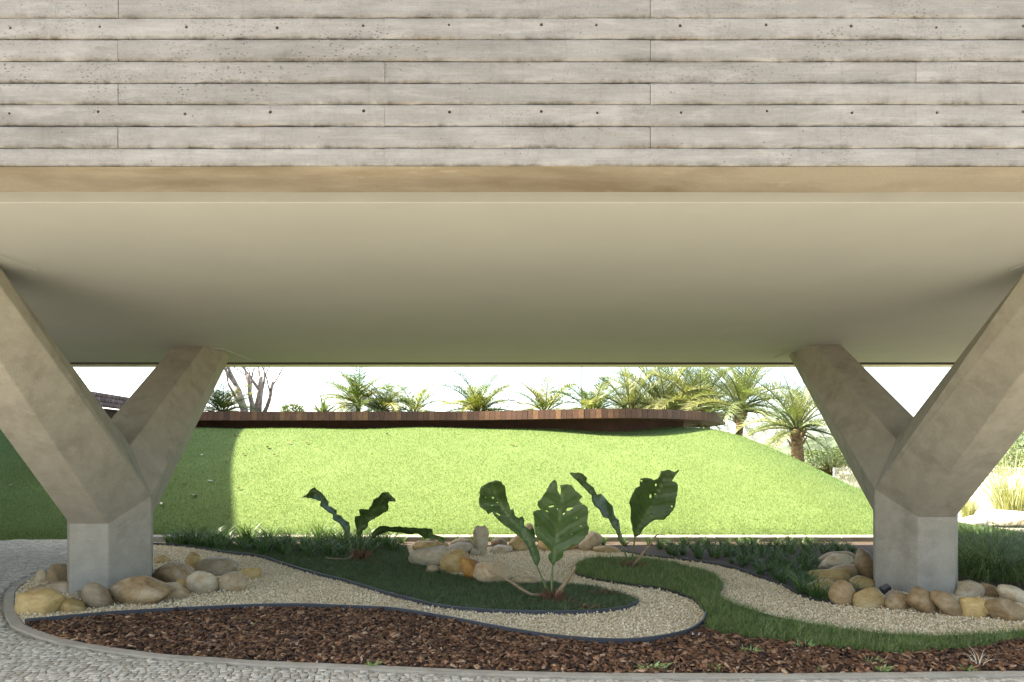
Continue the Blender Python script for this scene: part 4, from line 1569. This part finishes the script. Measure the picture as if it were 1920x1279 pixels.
# left plant: twisted narrow leaves
bx, by = G(674, 1052)
p1 = empty("anthurium_plant", (bx, by, 0), "left plant with three twisted narrow dark leaves", "plant", "big-leaved plants")
leaf(p1, Z1([(130, 385), (185, 365), (225, 310), (265, 285), (300, 320), (350, 350), (380, 405), (405, 430), (410, 475), (490, 515), (485, 555), (530, 570), (560, 615), (610, 635), (622, 700), (610, 790), (590, 795),
             (545, 690), (500, 640), (445, 605), (450, 560), (385, 525), (325, 475), (325, 430), (270, 410), (200, 392)]),
     Z1([(600, 795), (565, 660), (470, 550), (370, 440), (270, 330), (150, 382)]), by, [(0, 0), (0.5, -0.05), (1, -0.22)], (1.2, 2.0, 1.2, -1.5, -1.0, 0.8), ripple=0.03, step=4)
leaf(p1, Z1([(692, 815), (680, 690), (665, 640), (670, 575), (720, 570), (710, 510), (740, 500), (800, 510), (835, 470), (850, 410), (920, 370), (940, 340), (995, 335), (1070, 400), (1075, 430), (1005, 430), (1000, 520),
             (940, 550), (860, 600), (800, 640), (800, 680), (750, 720), (725, 780), (715, 822)]),
     Z1([(703, 815), (720, 650), (800, 570), (900, 470), (985, 350), (1060, 415)]), by, [(0, 0), (0.5, -0.08), (1, -0.25)], (1.0, 1.6, 1.2, 0.2, -0.6, 0.6), ripple=0.03, step=4)
leaf(p1, Z1([(830, 785), (840, 740), (900, 680), (940, 665), (1000, 680), (1120, 680), (1200, 685), (1300, 690), (1390, 695), (1445, 705), (1450, 755), (1530, 775), (1565, 800), (1560, 850), (1510, 830), (1470, 800),
             (1440, 810), (1400, 790), (1380, 805), (1330, 770), (1290, 745), (1200, 760), (1150, 740), (1080, 735), (1000, 730), (930, 755), (860, 782)]),
     Z1([(840, 778), (920, 710), (1100, 705), (1300, 720), (1440, 755), (1560, 835)]), by, [(0, 0), (0.5, -0.1), (1, -0.15)], (1.5, 2.2, 1.2, -2.0, -1.6, 0.8), ripple=0.025, step=4)
stalk(p1, Z1([(640, 930), (620, 850), (600, 790)]), [by + .02, by, by], 0.013, 0.009, M['stalk'])
stalk(p1, Z1([(700, 920), (705, 860), (703, 810)]), [by + .02, by, by], 0.013, 0.009, M['stalk'])
stalk(p1, Z1([(745, 900), (780, 840), (840, 778)]), [by + .02, by, by], 0.013, 0.009, M['stalk'])
stalk(p1, Z1([(370, 990), (580, 1005), (650, 960)]), [by - .1, by - .05, by], 0.008, 0.012, M['stalk_dry'], "dry_stalk")
root_clump(p1, 676, 1050, 44, 30)

# middle plant
bx, by = G(1037, 1121)
p2 = empty("anthurium_plant", (bx, by, 0), "middle plant with one folded and one broad torn upright leaf", "plant", "big-leaved plants")
leaf(p2, Z2([(80, 380), (80, 270), (95, 225), (140, 195), (210, 172), (255, 185), (285, 220), (290, 270), (305, 340), (330, 410), (350, 405), (360, 450), (395, 475), (420, 460), (440, 490), (440, 540), (480, 570), (505, 552),
             (522, 575), (530, 680), (555, 740), (565, 800), (550, 852), (528, 852), (500, 790), (460, 700), (420, 640), (360, 590), (290, 545), (230, 490), (180, 430), (150, 450), (135, 420)]),
     Z2([(540, 852), (490, 700), (400, 560), (290, 430), (215, 300), (185, 180)]), by, [(0, 0.02), (0.45, -0.05), (0.8, -0.2), (1, -0.38)], (1.0, 1.2, 0.6, 0.5, -0.6, 0.3),
     H2([(188, 312, 11, 7, 0.3), (222, 350, 6, 4, 0), (178, 376, 7, 4, 0.4), (130, 308, 4, 3, 0), (228, 444, 26, 6, 0.5)]), ripple=0.02, step=5)
leaf(p2, Z2([(662, 855), (635, 800), (628, 770), (650, 745), (620, 700), (585, 668), (555, 650), (530, 610), (515, 560), (522, 500), (505, 440), (512, 422), (570, 408), (545, 370), (548, 345), (590, 300), (610, 265), (625, 235), (640, 200), (685, 170),
             (700, 190), (705, 250), (728, 292), (735, 250), (728, 215), (790, 205), (815, 215), (850, 260), (880, 275), (905, 308), (880, 330), (895, 350), (945, 385), (952, 430), (945, 500), (955, 560), (950, 605), (905, 655), (860, 690), (800, 715), (750, 745),
             (748, 790), (720, 810), (690, 832), (680, 855)]),
     Z2([(668, 855), (690, 680), (718, 500), (735, 360), (735, 260), (720, 200)]), by, [(0, 0.0), (0.4, -0.02), (1, -0.14)], (0.35, 0.3, 0.2, 0.35, 0.25, 0.1),
     H2([(658, 381, 24, 7, -0.15), (618, 418, 14, 5, 0.3), (797, 405, 32, 14, -0.35), (755, 440, 14, 7, -0.6), (705, 400, 6, 5, 0), (545, 545, 7, 3, 0.2), (892, 538, 6, 4, 0), (820, 602, 6, 4, 0), (858, 470, 4, 4, 0), (905, 365, 5, 4, 0)]), ripple=0.007, step=5)
stalk(p2, Z2([(612, 1040), (590, 980), (540, 850)]), [by + .02, by + .02, by + .02], 0.014, 0.009, M['stalk'])
stalk(p2, Z2([(660, 1080), (660, 960), (668, 850)]), [by - .03, by - .01, by], 0.016, 0.010, M['stalk'])
stalk(p2, Z2([(600, 1098), (540, 1088), (475, 1078), (330, 985), (230, 935), (150, 895)]), [by - .02, by - .05, by - .1, by - .12, by - .14, by - .15], 0.022, 0.010, M['stalk_dry'], "dry_stalk")
stalk(p2, Z2([(690, 1095), (760, 1000), (810, 930), (845, 860)]), [by - .04, by - .06, by - .08, by - .1], 0.026, 0.016, M['stalk_dry'], "dry_stalk")
stalk(p2, Z2([(840, 865), (825, 858), (812, 895)]), [by - .1, by - .1, by - .1], 0.012, 0.003, M['stalk_dry'], "dry_stalk")
root_clump(p2, 1034, 1126, 60, 26, 320)

# right plant
bx, by = G(1184, 1068)
p3 = empty("anthurium_plant", (bx, by, 0), "right plant with a slanting narrow leaf and a broad raised leaf", "plant", "big-leaved plants")
leaf(p3, Z2([(795, 115), (870, 110), (910, 120), (940, 155), (935, 180), (990, 230), (1020, 285), (1050, 280), (1090, 320), (1145, 380), (1155, 450), (1195, 490), (1205, 560), (1225, 650), (1218, 685), (1200, 660), (1170, 580), (1140, 530), (1110, 480),
             (1070, 470), (1040, 410), (1000, 380), (980, 340), (975, 290), (920, 240), (860, 180)]),
     Z2([(1215, 680), (1165, 520), (1085, 400), (1000, 300), (900, 180), (805, 116)]), by, [(0, 0), (0.5, -0.05), (1, -0.25)], (0.8, 1.8, 1.0, -0.6, -1.2, 0.6), ripple=0.025, step=5)
leaf(p3, Z2([(1312, 622), (1300, 540), (1285, 480), (1290, 400), (1275, 355), (1300, 280), (1330, 240), (1360, 215), (1365, 165), (1400, 152), (1460, 165), (1480, 172), (1525, 140), (1530, 100), (1600, 90), (1640, 110), (1670, 90), (1683, 97),
             (1650, 130), (1625, 175), (1670, 205), (1668, 250), (1650, 340), (1640, 400), (1600, 450), (1560, 490), (1480, 490), (1400, 550), (1372, 590), (1366, 612), (1332, 627)]),
     Z2([(1324, 622), (1370, 520), (1420, 430), (1510, 260), (1585, 100)]), by, [(0, 0), (0.5, -0.08), (1, -0.22)], (0.5, 0.45, 0.3, 0.4, 0.3, 0.2),
     H2([(1490, 210, 7, 12, 0.3), (1447, 300, 9, 17, 0), (1486, 283, 8, 6, 0), (1620, 381, 8, 8, 0), (1376, 176, 8, 7, 0), (1455, 455, 5, 3, 0)]), ripple=0.007, step=5)
stalk(p3, Z2([(1262, 800), (1240, 740), (1214, 675)]), [by + .02, by, by], 0.012, 0.009, M['stalk'])
stalk(p3, Z2([(1300, 810), (1312, 720), (1325, 620)]), [by + .02, by, by], 0.014, 0.010, M['stalk'])
stalk(p3, Z2([(1320, 840), (1400, 740), (1450, 680), (1490, 620), (1520, 606), (1575, 618)]), [by + .0, by - .03, by - .06, by - .1, by - .12, by - .14], 0.020, 0.004, M['stalk_dry'], "dry_stalk")
stalk(p3, Z2([(1285, 875), (1330, 830), (1370, 800)]), [by - .05, by - .04, by - .02], 0.012, 0.010, M['stalk_dry'], "dry_stalk")
root_clump(p3, 1184, 1068, 56, 26)
x_, y_ = G(1150, 1062)
lf = MB()
lf.poly([(x_ - .1, y_, .01), (x_ - .03, y_ - .05, .05), (x_ + .09, y_, .03), (x_ + .02, y_ + .06, .055), (x_, y_, .075)], [(0, 1, 4), (1, 2, 4), (2, 3, 4), (3, 0, 4)])
lf.build("withered_leaf", simple("wine_red_leaf", (0.10, 0.022, 0.015), 0.7), p3)

lit = []
for (px, py, rx_, ry_, nn_) in ((1130, 1117, 0.22, 0.10, 260), (1105, 1146, 0.16, 0.07, 120), (1045, 1132, 0.22, 0.12, 160), (1190, 1066, 0.2, 0.12, 130), (690, 1060, 0.2, 0.12, 70)):
    x, y = G(px, py)
    u_ = RNG.normal(0, 0.5, (nn_, 2))
    lit.append(np.stack([x + u_[:, 0] * rx_, y + u_[:, 1] * ry_, RNG.uniform(0.02, 0.06, nn_)], 1))
lit = np.concatenate(lit)
n = len(lit)
blade_stuff("dry_litter", "brown dead grass and leaf scraps around the big-leaved plants", lit, RNG.uniform(0.04, 0.13, n), RNG.uniform(0.004, 0.010, n), RNG.uniform(1.1, 1.7, n), M['rootfibre'], 2, 0.4)

# ------------------------------------------------------------------ pale seedlings and wisps in the mulch
seed_m = [tuft_mesh("pale_seedling", 70, 0.03, 0.085, 0.010, 0.6, 1.1, 2, 0.05, 0.5) for _ in range(3)]
for m_ in seed_m:
    m_.materials.append(M['seedling'])
for (px, py, s_, sx_, lab) in ((1405, 1226, 1.0, 1.1, "bright pale green seedling right of the gravel point"), (1509, 1215, 0.95, 1.2, "pale green seedling at the edge of the grass band"),
                               (1222, 1257, 0.9, 2.2, "broad low patch of green seedlings by the cement rim"), (1340, 1258, 0.8, 1.0, "small green seedling near the rim, under the gravel point"),
                               (1636, 1245, 0.8, 1.2, "green seedling in mulch below the right column"), (1654, 1259, 0.75, 1.3, "green seedling touching the rim below the right column"),
                               (700, 1249, 0.7, 1.2, "tiny green seedling at the rim left of centre"), (1535, 1259, 0.6, 1.0, "faint green seedling at the rim between two taller ones"),
                               (1812, 1258, 0.7, 1.3, "green seedling beside the dry straw wisp")):
    x, y = G(px, py)
    o = bpy.data.objects.new("pale_seedling", random.choice(seed_m))
    o.location = (x, y, 0.012)
    o.scale = (1.2 * s_ * sx_, 1.1 * s_, 0.85 * s_)
    o.rotation_euler = (0, 0, random.uniform(-.3, .3))
    COL.objects.link(o)
    tag(o, lab, "seedling", "seedlings in the bark mulch")
x, y = G(1835, 1252)
o = obj("straw_wisp", tuft_mesh("straw_wisp", 16, 0.12, 0.26, 0.005, 0.5, 1.3, 5, 0.02, 0.5), M['drygrass'])
o.location = (x, y, 0.01)
tag(o, "dry whitish straw wisp in the mulch near the right edge", "straw")


def leaf_litter(p, mat, label, cat, group, s_=0.06, nrm=Vector((0, -0.3, 1))):
    a = random.uniform(0, 6.28)
    t = Vector((math.cos(a), math.sin(a), 0.1))
    b = nrm.normalized().cross(t).normalized()
    u = nrm.normalized()
    c = p + u * 0.035
    pts = [c - t * s_, c - t * s_ * .3 + b * s_ * .45 + u * .02, c + t * s_ * .5 + b * s_ * .35 + u * .012, c + t * s_ * 1.1 + u * .03, c + t * s_ * .4 - b * s_ * .4 + u * .02, c - t * s_ * .4 - b * s_ * .35 + u * .025, c]
    mb = MB()
    mb.poly(pts, [(0, 6, 1), (1, 6, 2), (2, 6, 3), (3, 6, 4), (4, 6, 5), (5, 6, 0)])
    o = mb.build("dry_leaf", mat)
    so = o.modifiers.new("thickness", 'SOLIDIFY')
    so.thickness = 0.002
    return tag(o, label, cat, group)


for (px, py) in ((502, 841), (457, 854), (516, 855), (543, 833), (576, 833), (444, 819), (726, 816), (844, 805), (449, 919), (961, 837)):
    leaf_litter(on_mound(px, py), M['dryleaf'], "small dry leaf lying on the sunlit lawn", "leaf", "dry leaves on the sunlit lawn", random.uniform(.05, .08))
for (px, py) in ((379, 856), (303, 948), (331, 876), (425, 868), (395, 905), (345, 910), (20, 913), (75, 905)):
    leaf_litter(on_mound(px, py), M['dryleaf_pale'], "pale dry leaf lying on the shaded lawn", "leaf", "dry leaves on the shaded lawn", random.uniform(.05, .075))
leaf_litter(on_mound(364, 932), M['dryleaf_pale'], "large whitish leaf on the shaded lawn right of the left column", "leaf", None, 0.12)
leaf_litter(Vector(G(475, 1182) + (0.02,)), simple("straw_leaf", (0.55, 0.42, 0.22), 0.7), "straw-coloured leaf lying on the bark mulch", "leaf", None, 0.045)
x, y = G(1302, 1194)
ck = empty("divider_clip", (x, y, 0), "pale clip on the grey divider at the gravel point", "clip")
for k_ in range(2):
    c_ = MB().box(-0.03, 0.03, -0.006, 0.006, 0.0, 0.02).build("clip_tongue", M['white'])
    c_.parent = ck
    c_.location = (0.03 * k_, -0.02 * k_, 0.012)
    c_.rotation_euler = (0.3, 0.35 - 0.5 * k_, 0.5 + 0.4 * k_)

# ------------------------------------------------------------------ timber deck on top of the mound
ZT, ZBt = HE + 1.35, HE + 1.09
deck_px = [(-13.5, 20.6), (-9.4, 20.3), (-5.7, 20.3), (-3.2, 20.25), (-0.94, 20.1), (0.6, 19.65), (2.1, 19.2), (3.27, 19.05), (4.4, 19.4), (5.4, 20.05), (6.2, 20.9), (6.85, 22.0), (7.2, 23.4), (6.9, 24.8), (5.8, 25.8), (4.0, 26.3)]
dpath = spline([(x, y, 0) for x, y in deck_px], 24)
deck = empty("timber_deck", (0, 21, ZT), "long low timber deck with rounded end on top of the lawn mound", "deck")
acc, i = 0.0, 0
seglen = [0.0]
for a, b in zip(dpath, dpath[1:]):
    seglen.append(seglen[-1] + (b - a).length)
tot = seglen[-1]


def at_len(s_):
    j = int(np.searchsorted(seglen, s_))
    j = max(1, min(j, len(dpath) - 1))
    t = (s_ - seglen[j - 1]) / max(seglen[j] - seglen[j - 1], 1e-6)
    return dpath[j - 1].lerp(dpath[j], min(max(t, 0), 1))


s_ = 0.0
PW = 0.165
while s_ < tot - PW:
    a, b = at_len(s_ + 0.0035), at_len(s_ + PW - 0.0035)
    t = (b - a).normalized()
    nn = Vector((t.y, -t.x, 0))
    off = random.uniform(0, 0.006)
    A_, B_ = a + nn * off, b + nn * off
    Ai, Bi = a - nn * 0.03, b - nn * 0.03
    zb_ = ZBt + random.uniform(-.003, .003)
    pl = MB()
    pl.poly([(A_.x, A_.y, zb_), (B_.x, B_.y, zb_), (Bi.x, Bi.y, zb_), (Ai.x, Ai.y, zb_), (A_.x, A_.y, ZT), (B_.x, B_.y, ZT), (Bi.x, Bi.y, ZT), (Ai.x, Ai.y, ZT)],
            [(3, 2, 1, 0), (4, 5, 6, 7), (0, 1, 5, 4), (1, 2, 6, 5), (2, 3, 7, 6), (3, 0, 4, 7)])
    pl.build("fascia_plank", M['plank'], deck)
    s_ += PW
inner = []
for i, p in enumerate(dpath):
    t = (dpath[min(i + 1, len(dpath) - 1)] - dpath[max(i - 1, 0)]).normalized()
    inner.append(p - Vector((t.y, -t.x, 0)) * 0.034)
dpoly = [(p.x, p.y) for p in inner[::6]] + [(-13.5, 26.3)]
poly_sheet("deck_top", dpoly, ZT - 0.02, M['plank_grey'], deck)
poly_sheet("deck_underside", dpoly, ZBt + 0.02, M['deck_under'], deck)
sup = [p - Vector(((inner[min(i + 1, len(inner) - 1)] - inner[max(i - 1, 0)]).normalized().y, -(inner[min(i + 1, len(inner) - 1)] - inner[max(i - 1, 0)]).normalized().x, 0)) * 0.75 for i, p in enumerate(inner)][:-130:4]
strip_o = obj("support_wall", fix_normals(strip_mesh(sup, 0.03, 1.6, ZBt + 0.018).mesh("support_wall")), M['wood_dark'], deck)

# weathered plank wall at the left, running towards the viewer
tw = empty("plank_wall", (-10.1, 17, 2.4), "weathered purplish plank wall seen through the left column's fork", "wall")
for r_ in range(3):
    vs_, qs_, rn_ = [], [], []
    y = 15.5
    zt_ = HE + 1.56 - 0.115 * r_
    while y < 20.2:
        x = -9.95 - (y - 15.5) * 0.03 + random.uniform(0, .006) + 0.014 * r_
        n0 = len(vs_)
        y2 = y + 0.085
        for (xx, yy, zz) in ((x, y + .004, zt_ - .111), (x, y2 - .004, zt_ - .111), (x, y2 - .004, zt_), (x, y + .004, zt_), (x - .05, y + .004, zt_ - .111), (x - .05, y2 - .004, zt_ - .111), (x - .05, y2 - .004, zt_), (x - .05, y + .004, zt_)):
            vs_.append((xx, yy, zz))
        qs_ += [[n0 + k_ for k_ in q_] for q_ in ((0, 1, 2, 3), (7, 6, 5, 4), (3, 2, 6, 7), (4, 5, 1, 0), (0, 3, 7, 4), (1, 5, 6, 2))]
        rn_ += [random.random()] * 8
        y = y2
    kind(obj("plank_row", np_mesh("plank_row", vs_, quads=qs_, rnd=rn_), M['plank_grey'], tw), "stuff")
MB().box(-10.5, -10.22, 15.5, 20.2, 0.9, HE + 1.22).build("wall_base", M['wood_dark'], tw)

# thin pole
pole_o = MB().tube([P(1091, 775, 27), P(1091, 560, 27)], [0.03, 0.022], 8).build("light_pole", M['pole'])
tag(pole_o, "thin grey pole rising behind the deck", "pole")


# ------------------------------------------------------------------ palms
def frond_mesh(name, length, rise, droop, nl, ll, wl, stem=0.12, vee=0.5):
    """pinnate frond in the x-z plane: curved rachis with rows of leaflets"""
    n_ = 14
    pts = []
    x = z = 0.0
    ang = rise
    for i in range(n_ + 1):
        pts.append(Vector((x, 0, z)))
        x += math.cos(ang) * length / n_
        z += math.sin(ang) * length / n_
        ang -= droop / n_ * (0.4 + 1.2 * i / n_)
    mb = MB()
    mb.tube(pts, [0.016 * (1 - 0.85 * i / n_) * max(length, .8) for i in range(n_ + 1)], 4, False)
    for k_ in range(nl):
        t = stem + (1 - stem) * (k_ + 0.5) / nl
        f = t * n_
        i = min(int(f), n_ - 1)
        p = pts[i].lerp(pts[i + 1], f - i)
        tg = (pts[i + 1] - pts[i]).normalized()
        up = Vector((-tg.z, 0, tg.x))
        env = math.sin(math.pi * min(1, 0.18 + t * 0.82)) ** 0.6
        for sd in (-1, 1):
            l_ = ll * env * random.uniform(0.8, 1.1)
            dr = (tg * random.uniform(.5, .85) + Vector((0, sd, 0)) * random.uniform(.75, 1.0) + up * random.uniform(vee - .25, vee + .25)).normalized()
            tip = p + dr * l_ + Vector((0, 0, -0.28 * l_))
            midp = p + dr * l_ * 0.5 + Vector((0, 0, -0.04 * l_))
            wv = tg * wl
            mb.poly([p - wv * 0.3, p + wv * 0.3, midp + wv * 0.5, tip, midp - wv * 0.5], [(0, 1, 2, 4), (4, 2, 3)])
    return mb.mesh(name)


def palm(px, py, d, scale, nf, label, mat, trunk_h=0.5, trunk_r=0.12, group="palms behind the deck", rise=(0.1, 1.35), length=1.0, droop=1.3, meshes=None, z=None, lean=0.0, gap=0.0):
    base = P(px, py, d)
    if z is not None:
        base.z = z
    root = empty("palm_tree", base, label, "palm", group)
    th = trunk_h * scale
    rings = 10
    tp, tr = [], []
    for i in range(rings * 2 + 1):
        t = i / (rings * 2)
        tp.append(base + Vector((lean * t * th, 0, -0.2 + (th + 0.2) * t)))
        tr.append(trunk_r * scale * ((1.0 if i % 2 else 0.86) * (1.12 - 0.25 * t)))
    MB().tube(tp, tr, 9).build("trunk", M['palm_trunk'], root, True)
    top = base + Vector((lean * th, 0, th))
    for k_ in range(nf):
        el = rise[0] + (rise[1] - rise[0]) * ((k_ + random.random()) / nf)
        me = random.choice(meshes[0] if el > 0.75 else meshes[1])
        o = bpy.data.objects.new("frond", me)
        if not me.materials:
            me.materials.append(mat)
        COL.objects.link(o)
        o.parent = root
        o.location = top - base + Vector((0, 0, random.uniform(-.08, .05) * scale))
        s1 = scale * length * random.uniform(.8, 1.12)
        o.scale = (s1, s1, s1)
        az = k_ * 2.399 + random.uniform(-.3, .3)
        o.rotation_euler = Matrix.Rotation(az, 3, 'Z').to_4x4().to_euler() if False else (0, 0, 0)
        o.rotation_euler = (Matrix.Rotation(az, 3, 'Z') @ Matrix.Rotation(-el, 3, 'Y') @ Matrix.Rotation(random.uniform(-.35, .35), 3, 'X')).to_euler()
    # old leaf bases
    ob = MB()
    for k_ in range(int(14)):
        a = k_ * 2.4
        h_ = random.uniform(.5, 1.0) * th
        c = base + Vector((math.cos(a) * trunk_r * scale * .8 + lean * h_, math.sin(a) * trunk_r * scale * .8, h_))
        tip = c + Vector((math.cos(a) * .09 * scale, math.sin(a) * .09 * scale, .16 * scale))
        ob.tube([c, tip], [0.03 * scale, 0.012 * scale], 4)
    ob.build("leaf_bases", M['palm_trunk'], root)
    return root


soft = ([frond_mesh("frond", 1.0, 0.0, 1.0, 52, 0.30, 0.015, 0.16, 0.35) for _ in range(3)], [frond_mesh("frond", 1.0, 0.0, 1.5, 52, 0.30, 0.015, 0.16, 0.3) for _ in range(3)])
date = ([frond_mesh("frond", 1.0, 0.0, 0.95, 50, 0.26, 0.009, 0.16, 0.7) for _ in range(3)], [frond_mesh("frond", 1.0, 0.0, 1.6, 50, 0.26, 0.009, 0.16, 0.55) for _ in range(3)])
for grp, m_ in ((soft, M['frond']), (date, M['frond_grey'])):
    for lst in grp:
        for me in lst:
            me.materials.append(m_)
PD = "palms behind the deck"
for (px, py, d, sc_, nf, lab) in (
        (418, 778, 24.0, 0.95, 34, "low bushy palm left of the bare tree"),
        (672, 768, 24.5, 1.0, 34, "round-headed palm, largest of the group left of centre"),
        (722, 775, 24.0, 0.85, 28, "bushy palm right of the round-headed palm"),
        (775, 785, 25.5, 0.95, 24, "loose airy palm in the gap left of centre"),
        (898, 778, 24.0, 1.0, 36, "low dense palm standing alone at centre"),
        (1022, 782, 25.0, 1.0, 26, "low feathery palm left of the thin pole"),
        (1112, 780, 24.0, 0.95, 28, "low yellowish palm right of the thin pole")):
    palm(px, py + 14, d, sc_, nf - 2, lab, M['frond'], random.uniform(.3, .5), 0.09, PD, (-0.25, random.uniform(1.1, 1.4)), random.uniform(1.55, 1.85), meshes=soft)
for (px, py, d, sc_, nf, lab) in (
        (1180, 792, 24.5, 1.65, 22, "loose palm, leftmost of the tall group reaching the soffit"),
        (1212, 795, 26.0, 1.7, 20, "tall palm second from the left in the group reaching the soffit"),
        (1245, 790, 24.6, 1.85, 22, "tall palm in the middle of the group reaching the soffit"),
        (1275, 795, 26.5, 1.7, 20, "palm set back behind the middle of the tall group"),
        (1308, 790, 24.2, 1.85, 24, "tall palm, rightmost of the group behind the deck"),
        (1326, 795, 27.0, 1.5, 20, "palm set back between the tall group and the deck end")):
    palm(px, py, d, sc_, nf, lab, M['frond_grey'], 0.18, 0.08, PD, (0.1, random.uniform(1.35, 1.55)), random.uniform(1.3, 1.5), meshes=date, lean=random.uniform(-.3, .3))
palm(1384, 822, 22.8, 1.6, 36, "tall grey-green palm at the rounded end of the deck", M['frond_grey'], 0.62, 0.085, PD, (-0.1, 1.5), 1.45, meshes=date, lean=0.1)
palm(1497, 870, 20.5, 1.4, 38, "date palm with shaggy trunk on the right slope of the mound", M['frond_grey'], 0.75, 0.14, PD, (-0.3, 1.45), 1.5, meshes=date, lean=-0.05)


# small spiky plants and shrubs
def rosette(px, py, d, s_, nb, mat, label, name="spiky_shrub", hh=(0.5, 1.0), wd=0.05, lean=0.5, z=None):
    base = P(px, py, d)
    if z is not None:
        base.z = z
    me = tuft_mesh(name, nb, hh[0] * s_, hh[1] * s_, wd * s_, 0.45, 0.5, 3, 0.08 * s_, lean)
    o = obj(name, me, mat)
    o.location = base
    return tag(o, label, "shrub")


rosette(605, 778, 23.5, 0.85, 46, M['shrub'], "fan-leaved spiky plant left of the round-headed palm", wd=0.09, lean=0.7)
rosette(1558, 892, 20.5, 0.8, 130, M['shrub_brown'], "brownish spiky shrub right of the date palm", wd=0.04, lean=0.8)


def shrub(px, py, d, rx, rz, nlv, label, mat=None, lsz=0.05):
    base = P(px, py, d)
    u = RNG.normal(size=(nlv, 3))
    u /= np.linalg.norm(u, axis=1, keepdims=True)
    rr_ = RNG.uniform(0.45, 1.0, nlv) ** 0.5
    nz = np.array([mnoise.noise(Vector(a * 2.2) + base) for a in u])
    pos = u * (rr_ * (1 + 0.45 * nz))[:, None] * np.array([rx, rx, rz]) + np.array([base.x, base.y, base.z + rz * 0.8])
    o = scatter("shrub_crown", [(-1, 0, 0), (0, -.4, .1), (1, 0, 0), (0, .4, .1)], [(0, 1, 2), (0, 2, 3)], pos, rot_mats(nlv), np.repeat(RNG.uniform(.6, 1.2, nlv)[:, None] * lsz, 3, 1), 0.1, mat or M['shrub'])
    root = empty("leafy_shrub", base, label, "shrub")
    o.name = "crown"
    o["kind"] = ""
    del o["kind"]
    o.parent = root
    o.matrix_parent_inverse = Matrix.Translation(-base)
    st = MB()
    for k_ in range(5):
        a = k_ * 1.3
        st.tube([base + Vector((0, 0, -0.1)), base + Vector((math.cos(a) * rx * .5, math.sin(a) * rx * .5, rz))], [0.02, 0.006], 5)
    st.build("stems", M['trunk'], root)
    return root


shrub(548, 776, 26, 0.45, 0.22, 900, "small grey-green shrub right of the bare tree")
shrub(1600, 900, 24, 1.1, 0.75, 3500, "grey-green shrub mass left of the right column", lsz=0.06)
shrub(1905, 880, 30, 2.2, 1.0, 5000, "grey-green shrub behind the tall pale grass", lsz=0.09)
shrub(1530, 885, 32, 1.6, 0.6, 3000, "low distant shrub behind the date palm", lsz=0.08)

# ------------------------------------------------------------------ bare tree
tb = P(475, 790, 25.5)
bare = empty("bare_tree", tb, "leafless pale tree with several trunks behind the deck", "tree")


def limb(p, dirv, r_, length, depth, mb):
    pts, rs = [p.copy()], [r_]
    dcur = dirv.normalized()
    n_ = 6
    for i in range(n_):
        dcur = (dcur + Vector((random.uniform(-.12, .12), random.uniform(-.12, .12), random.uniform(-.02, .10)))).normalized()
        p = p + dcur * (length / n_)
        pts.append(p.copy())
        rs.append(r_ * (1 - 0.45 * (i + 1) / n_))
    mb.tube(pts, rs, 7 if r_ > 0.04 else 5)
    if depth > 0:
        for k_ in range(2 if depth > 2 else 3):
            j = random.choice((3, 4, 5, 6))
            a = random.uniform(0, 6.28)
            nd = (dcur + Vector((math.cos(a), math.sin(a) * .7, random.uniform(-.1, .35))) * random.uniform(.45, .8)).normalized()
            limb(pts[j], nd, rs[j] * random.uniform(.55, .78), length * random.uniform(.55, .8), depth - 1, mb)


for (x0, x1, yt, r_) in ((462, 447, 712, 0.16), (474, 462, 705, 0.11), (480, 492, 715, 0.13), (490, 522, 720, 0.09), (466, 430, 725, 0.075), (486, 506, 712, 0.07)):
    a = P(x0, 785, 25.5 + random.uniform(-.3, .3))
    b = P(x1, yt, 25.5 + random.uniform(-.5, .5))
    mb = MB()
    limb(a, b - a, r_, (b - a).length * 1.05, 4, mb)
    mb.build("trunk", M['trunk'], bare, True)

# ------------------------------------------------------------------ glass fence at the right
gf = empty("glass_fence", (11, 19, 0), "low frameless glass fence beyond the mound at the right", "fence")
xg = P(1564, 880, 19.2).x
k_ = 0
while k_ < 8:
    a = xg + k_ * 1.3
    MB().box(a + 0.03, a + 1.27, 19.2, 19.212, 0.02, HE - 21 * 19.2 / FPX).build("pane", M['glass'], gf)
    MB().box(a - 0.02, a + 0.02, 19.18, 19.23, -0.06, HE - 20 * 19.2 / FPX).build("post", M['rail'], gf)
    MB().box(a + 0.021, a + 1.279, 19.195, 19.217, HE - 21 * 19.2 / FPX, HE - 20.2 * 19.2 / FPX).build("rail", M['rail'], gf)
    k_ += 1
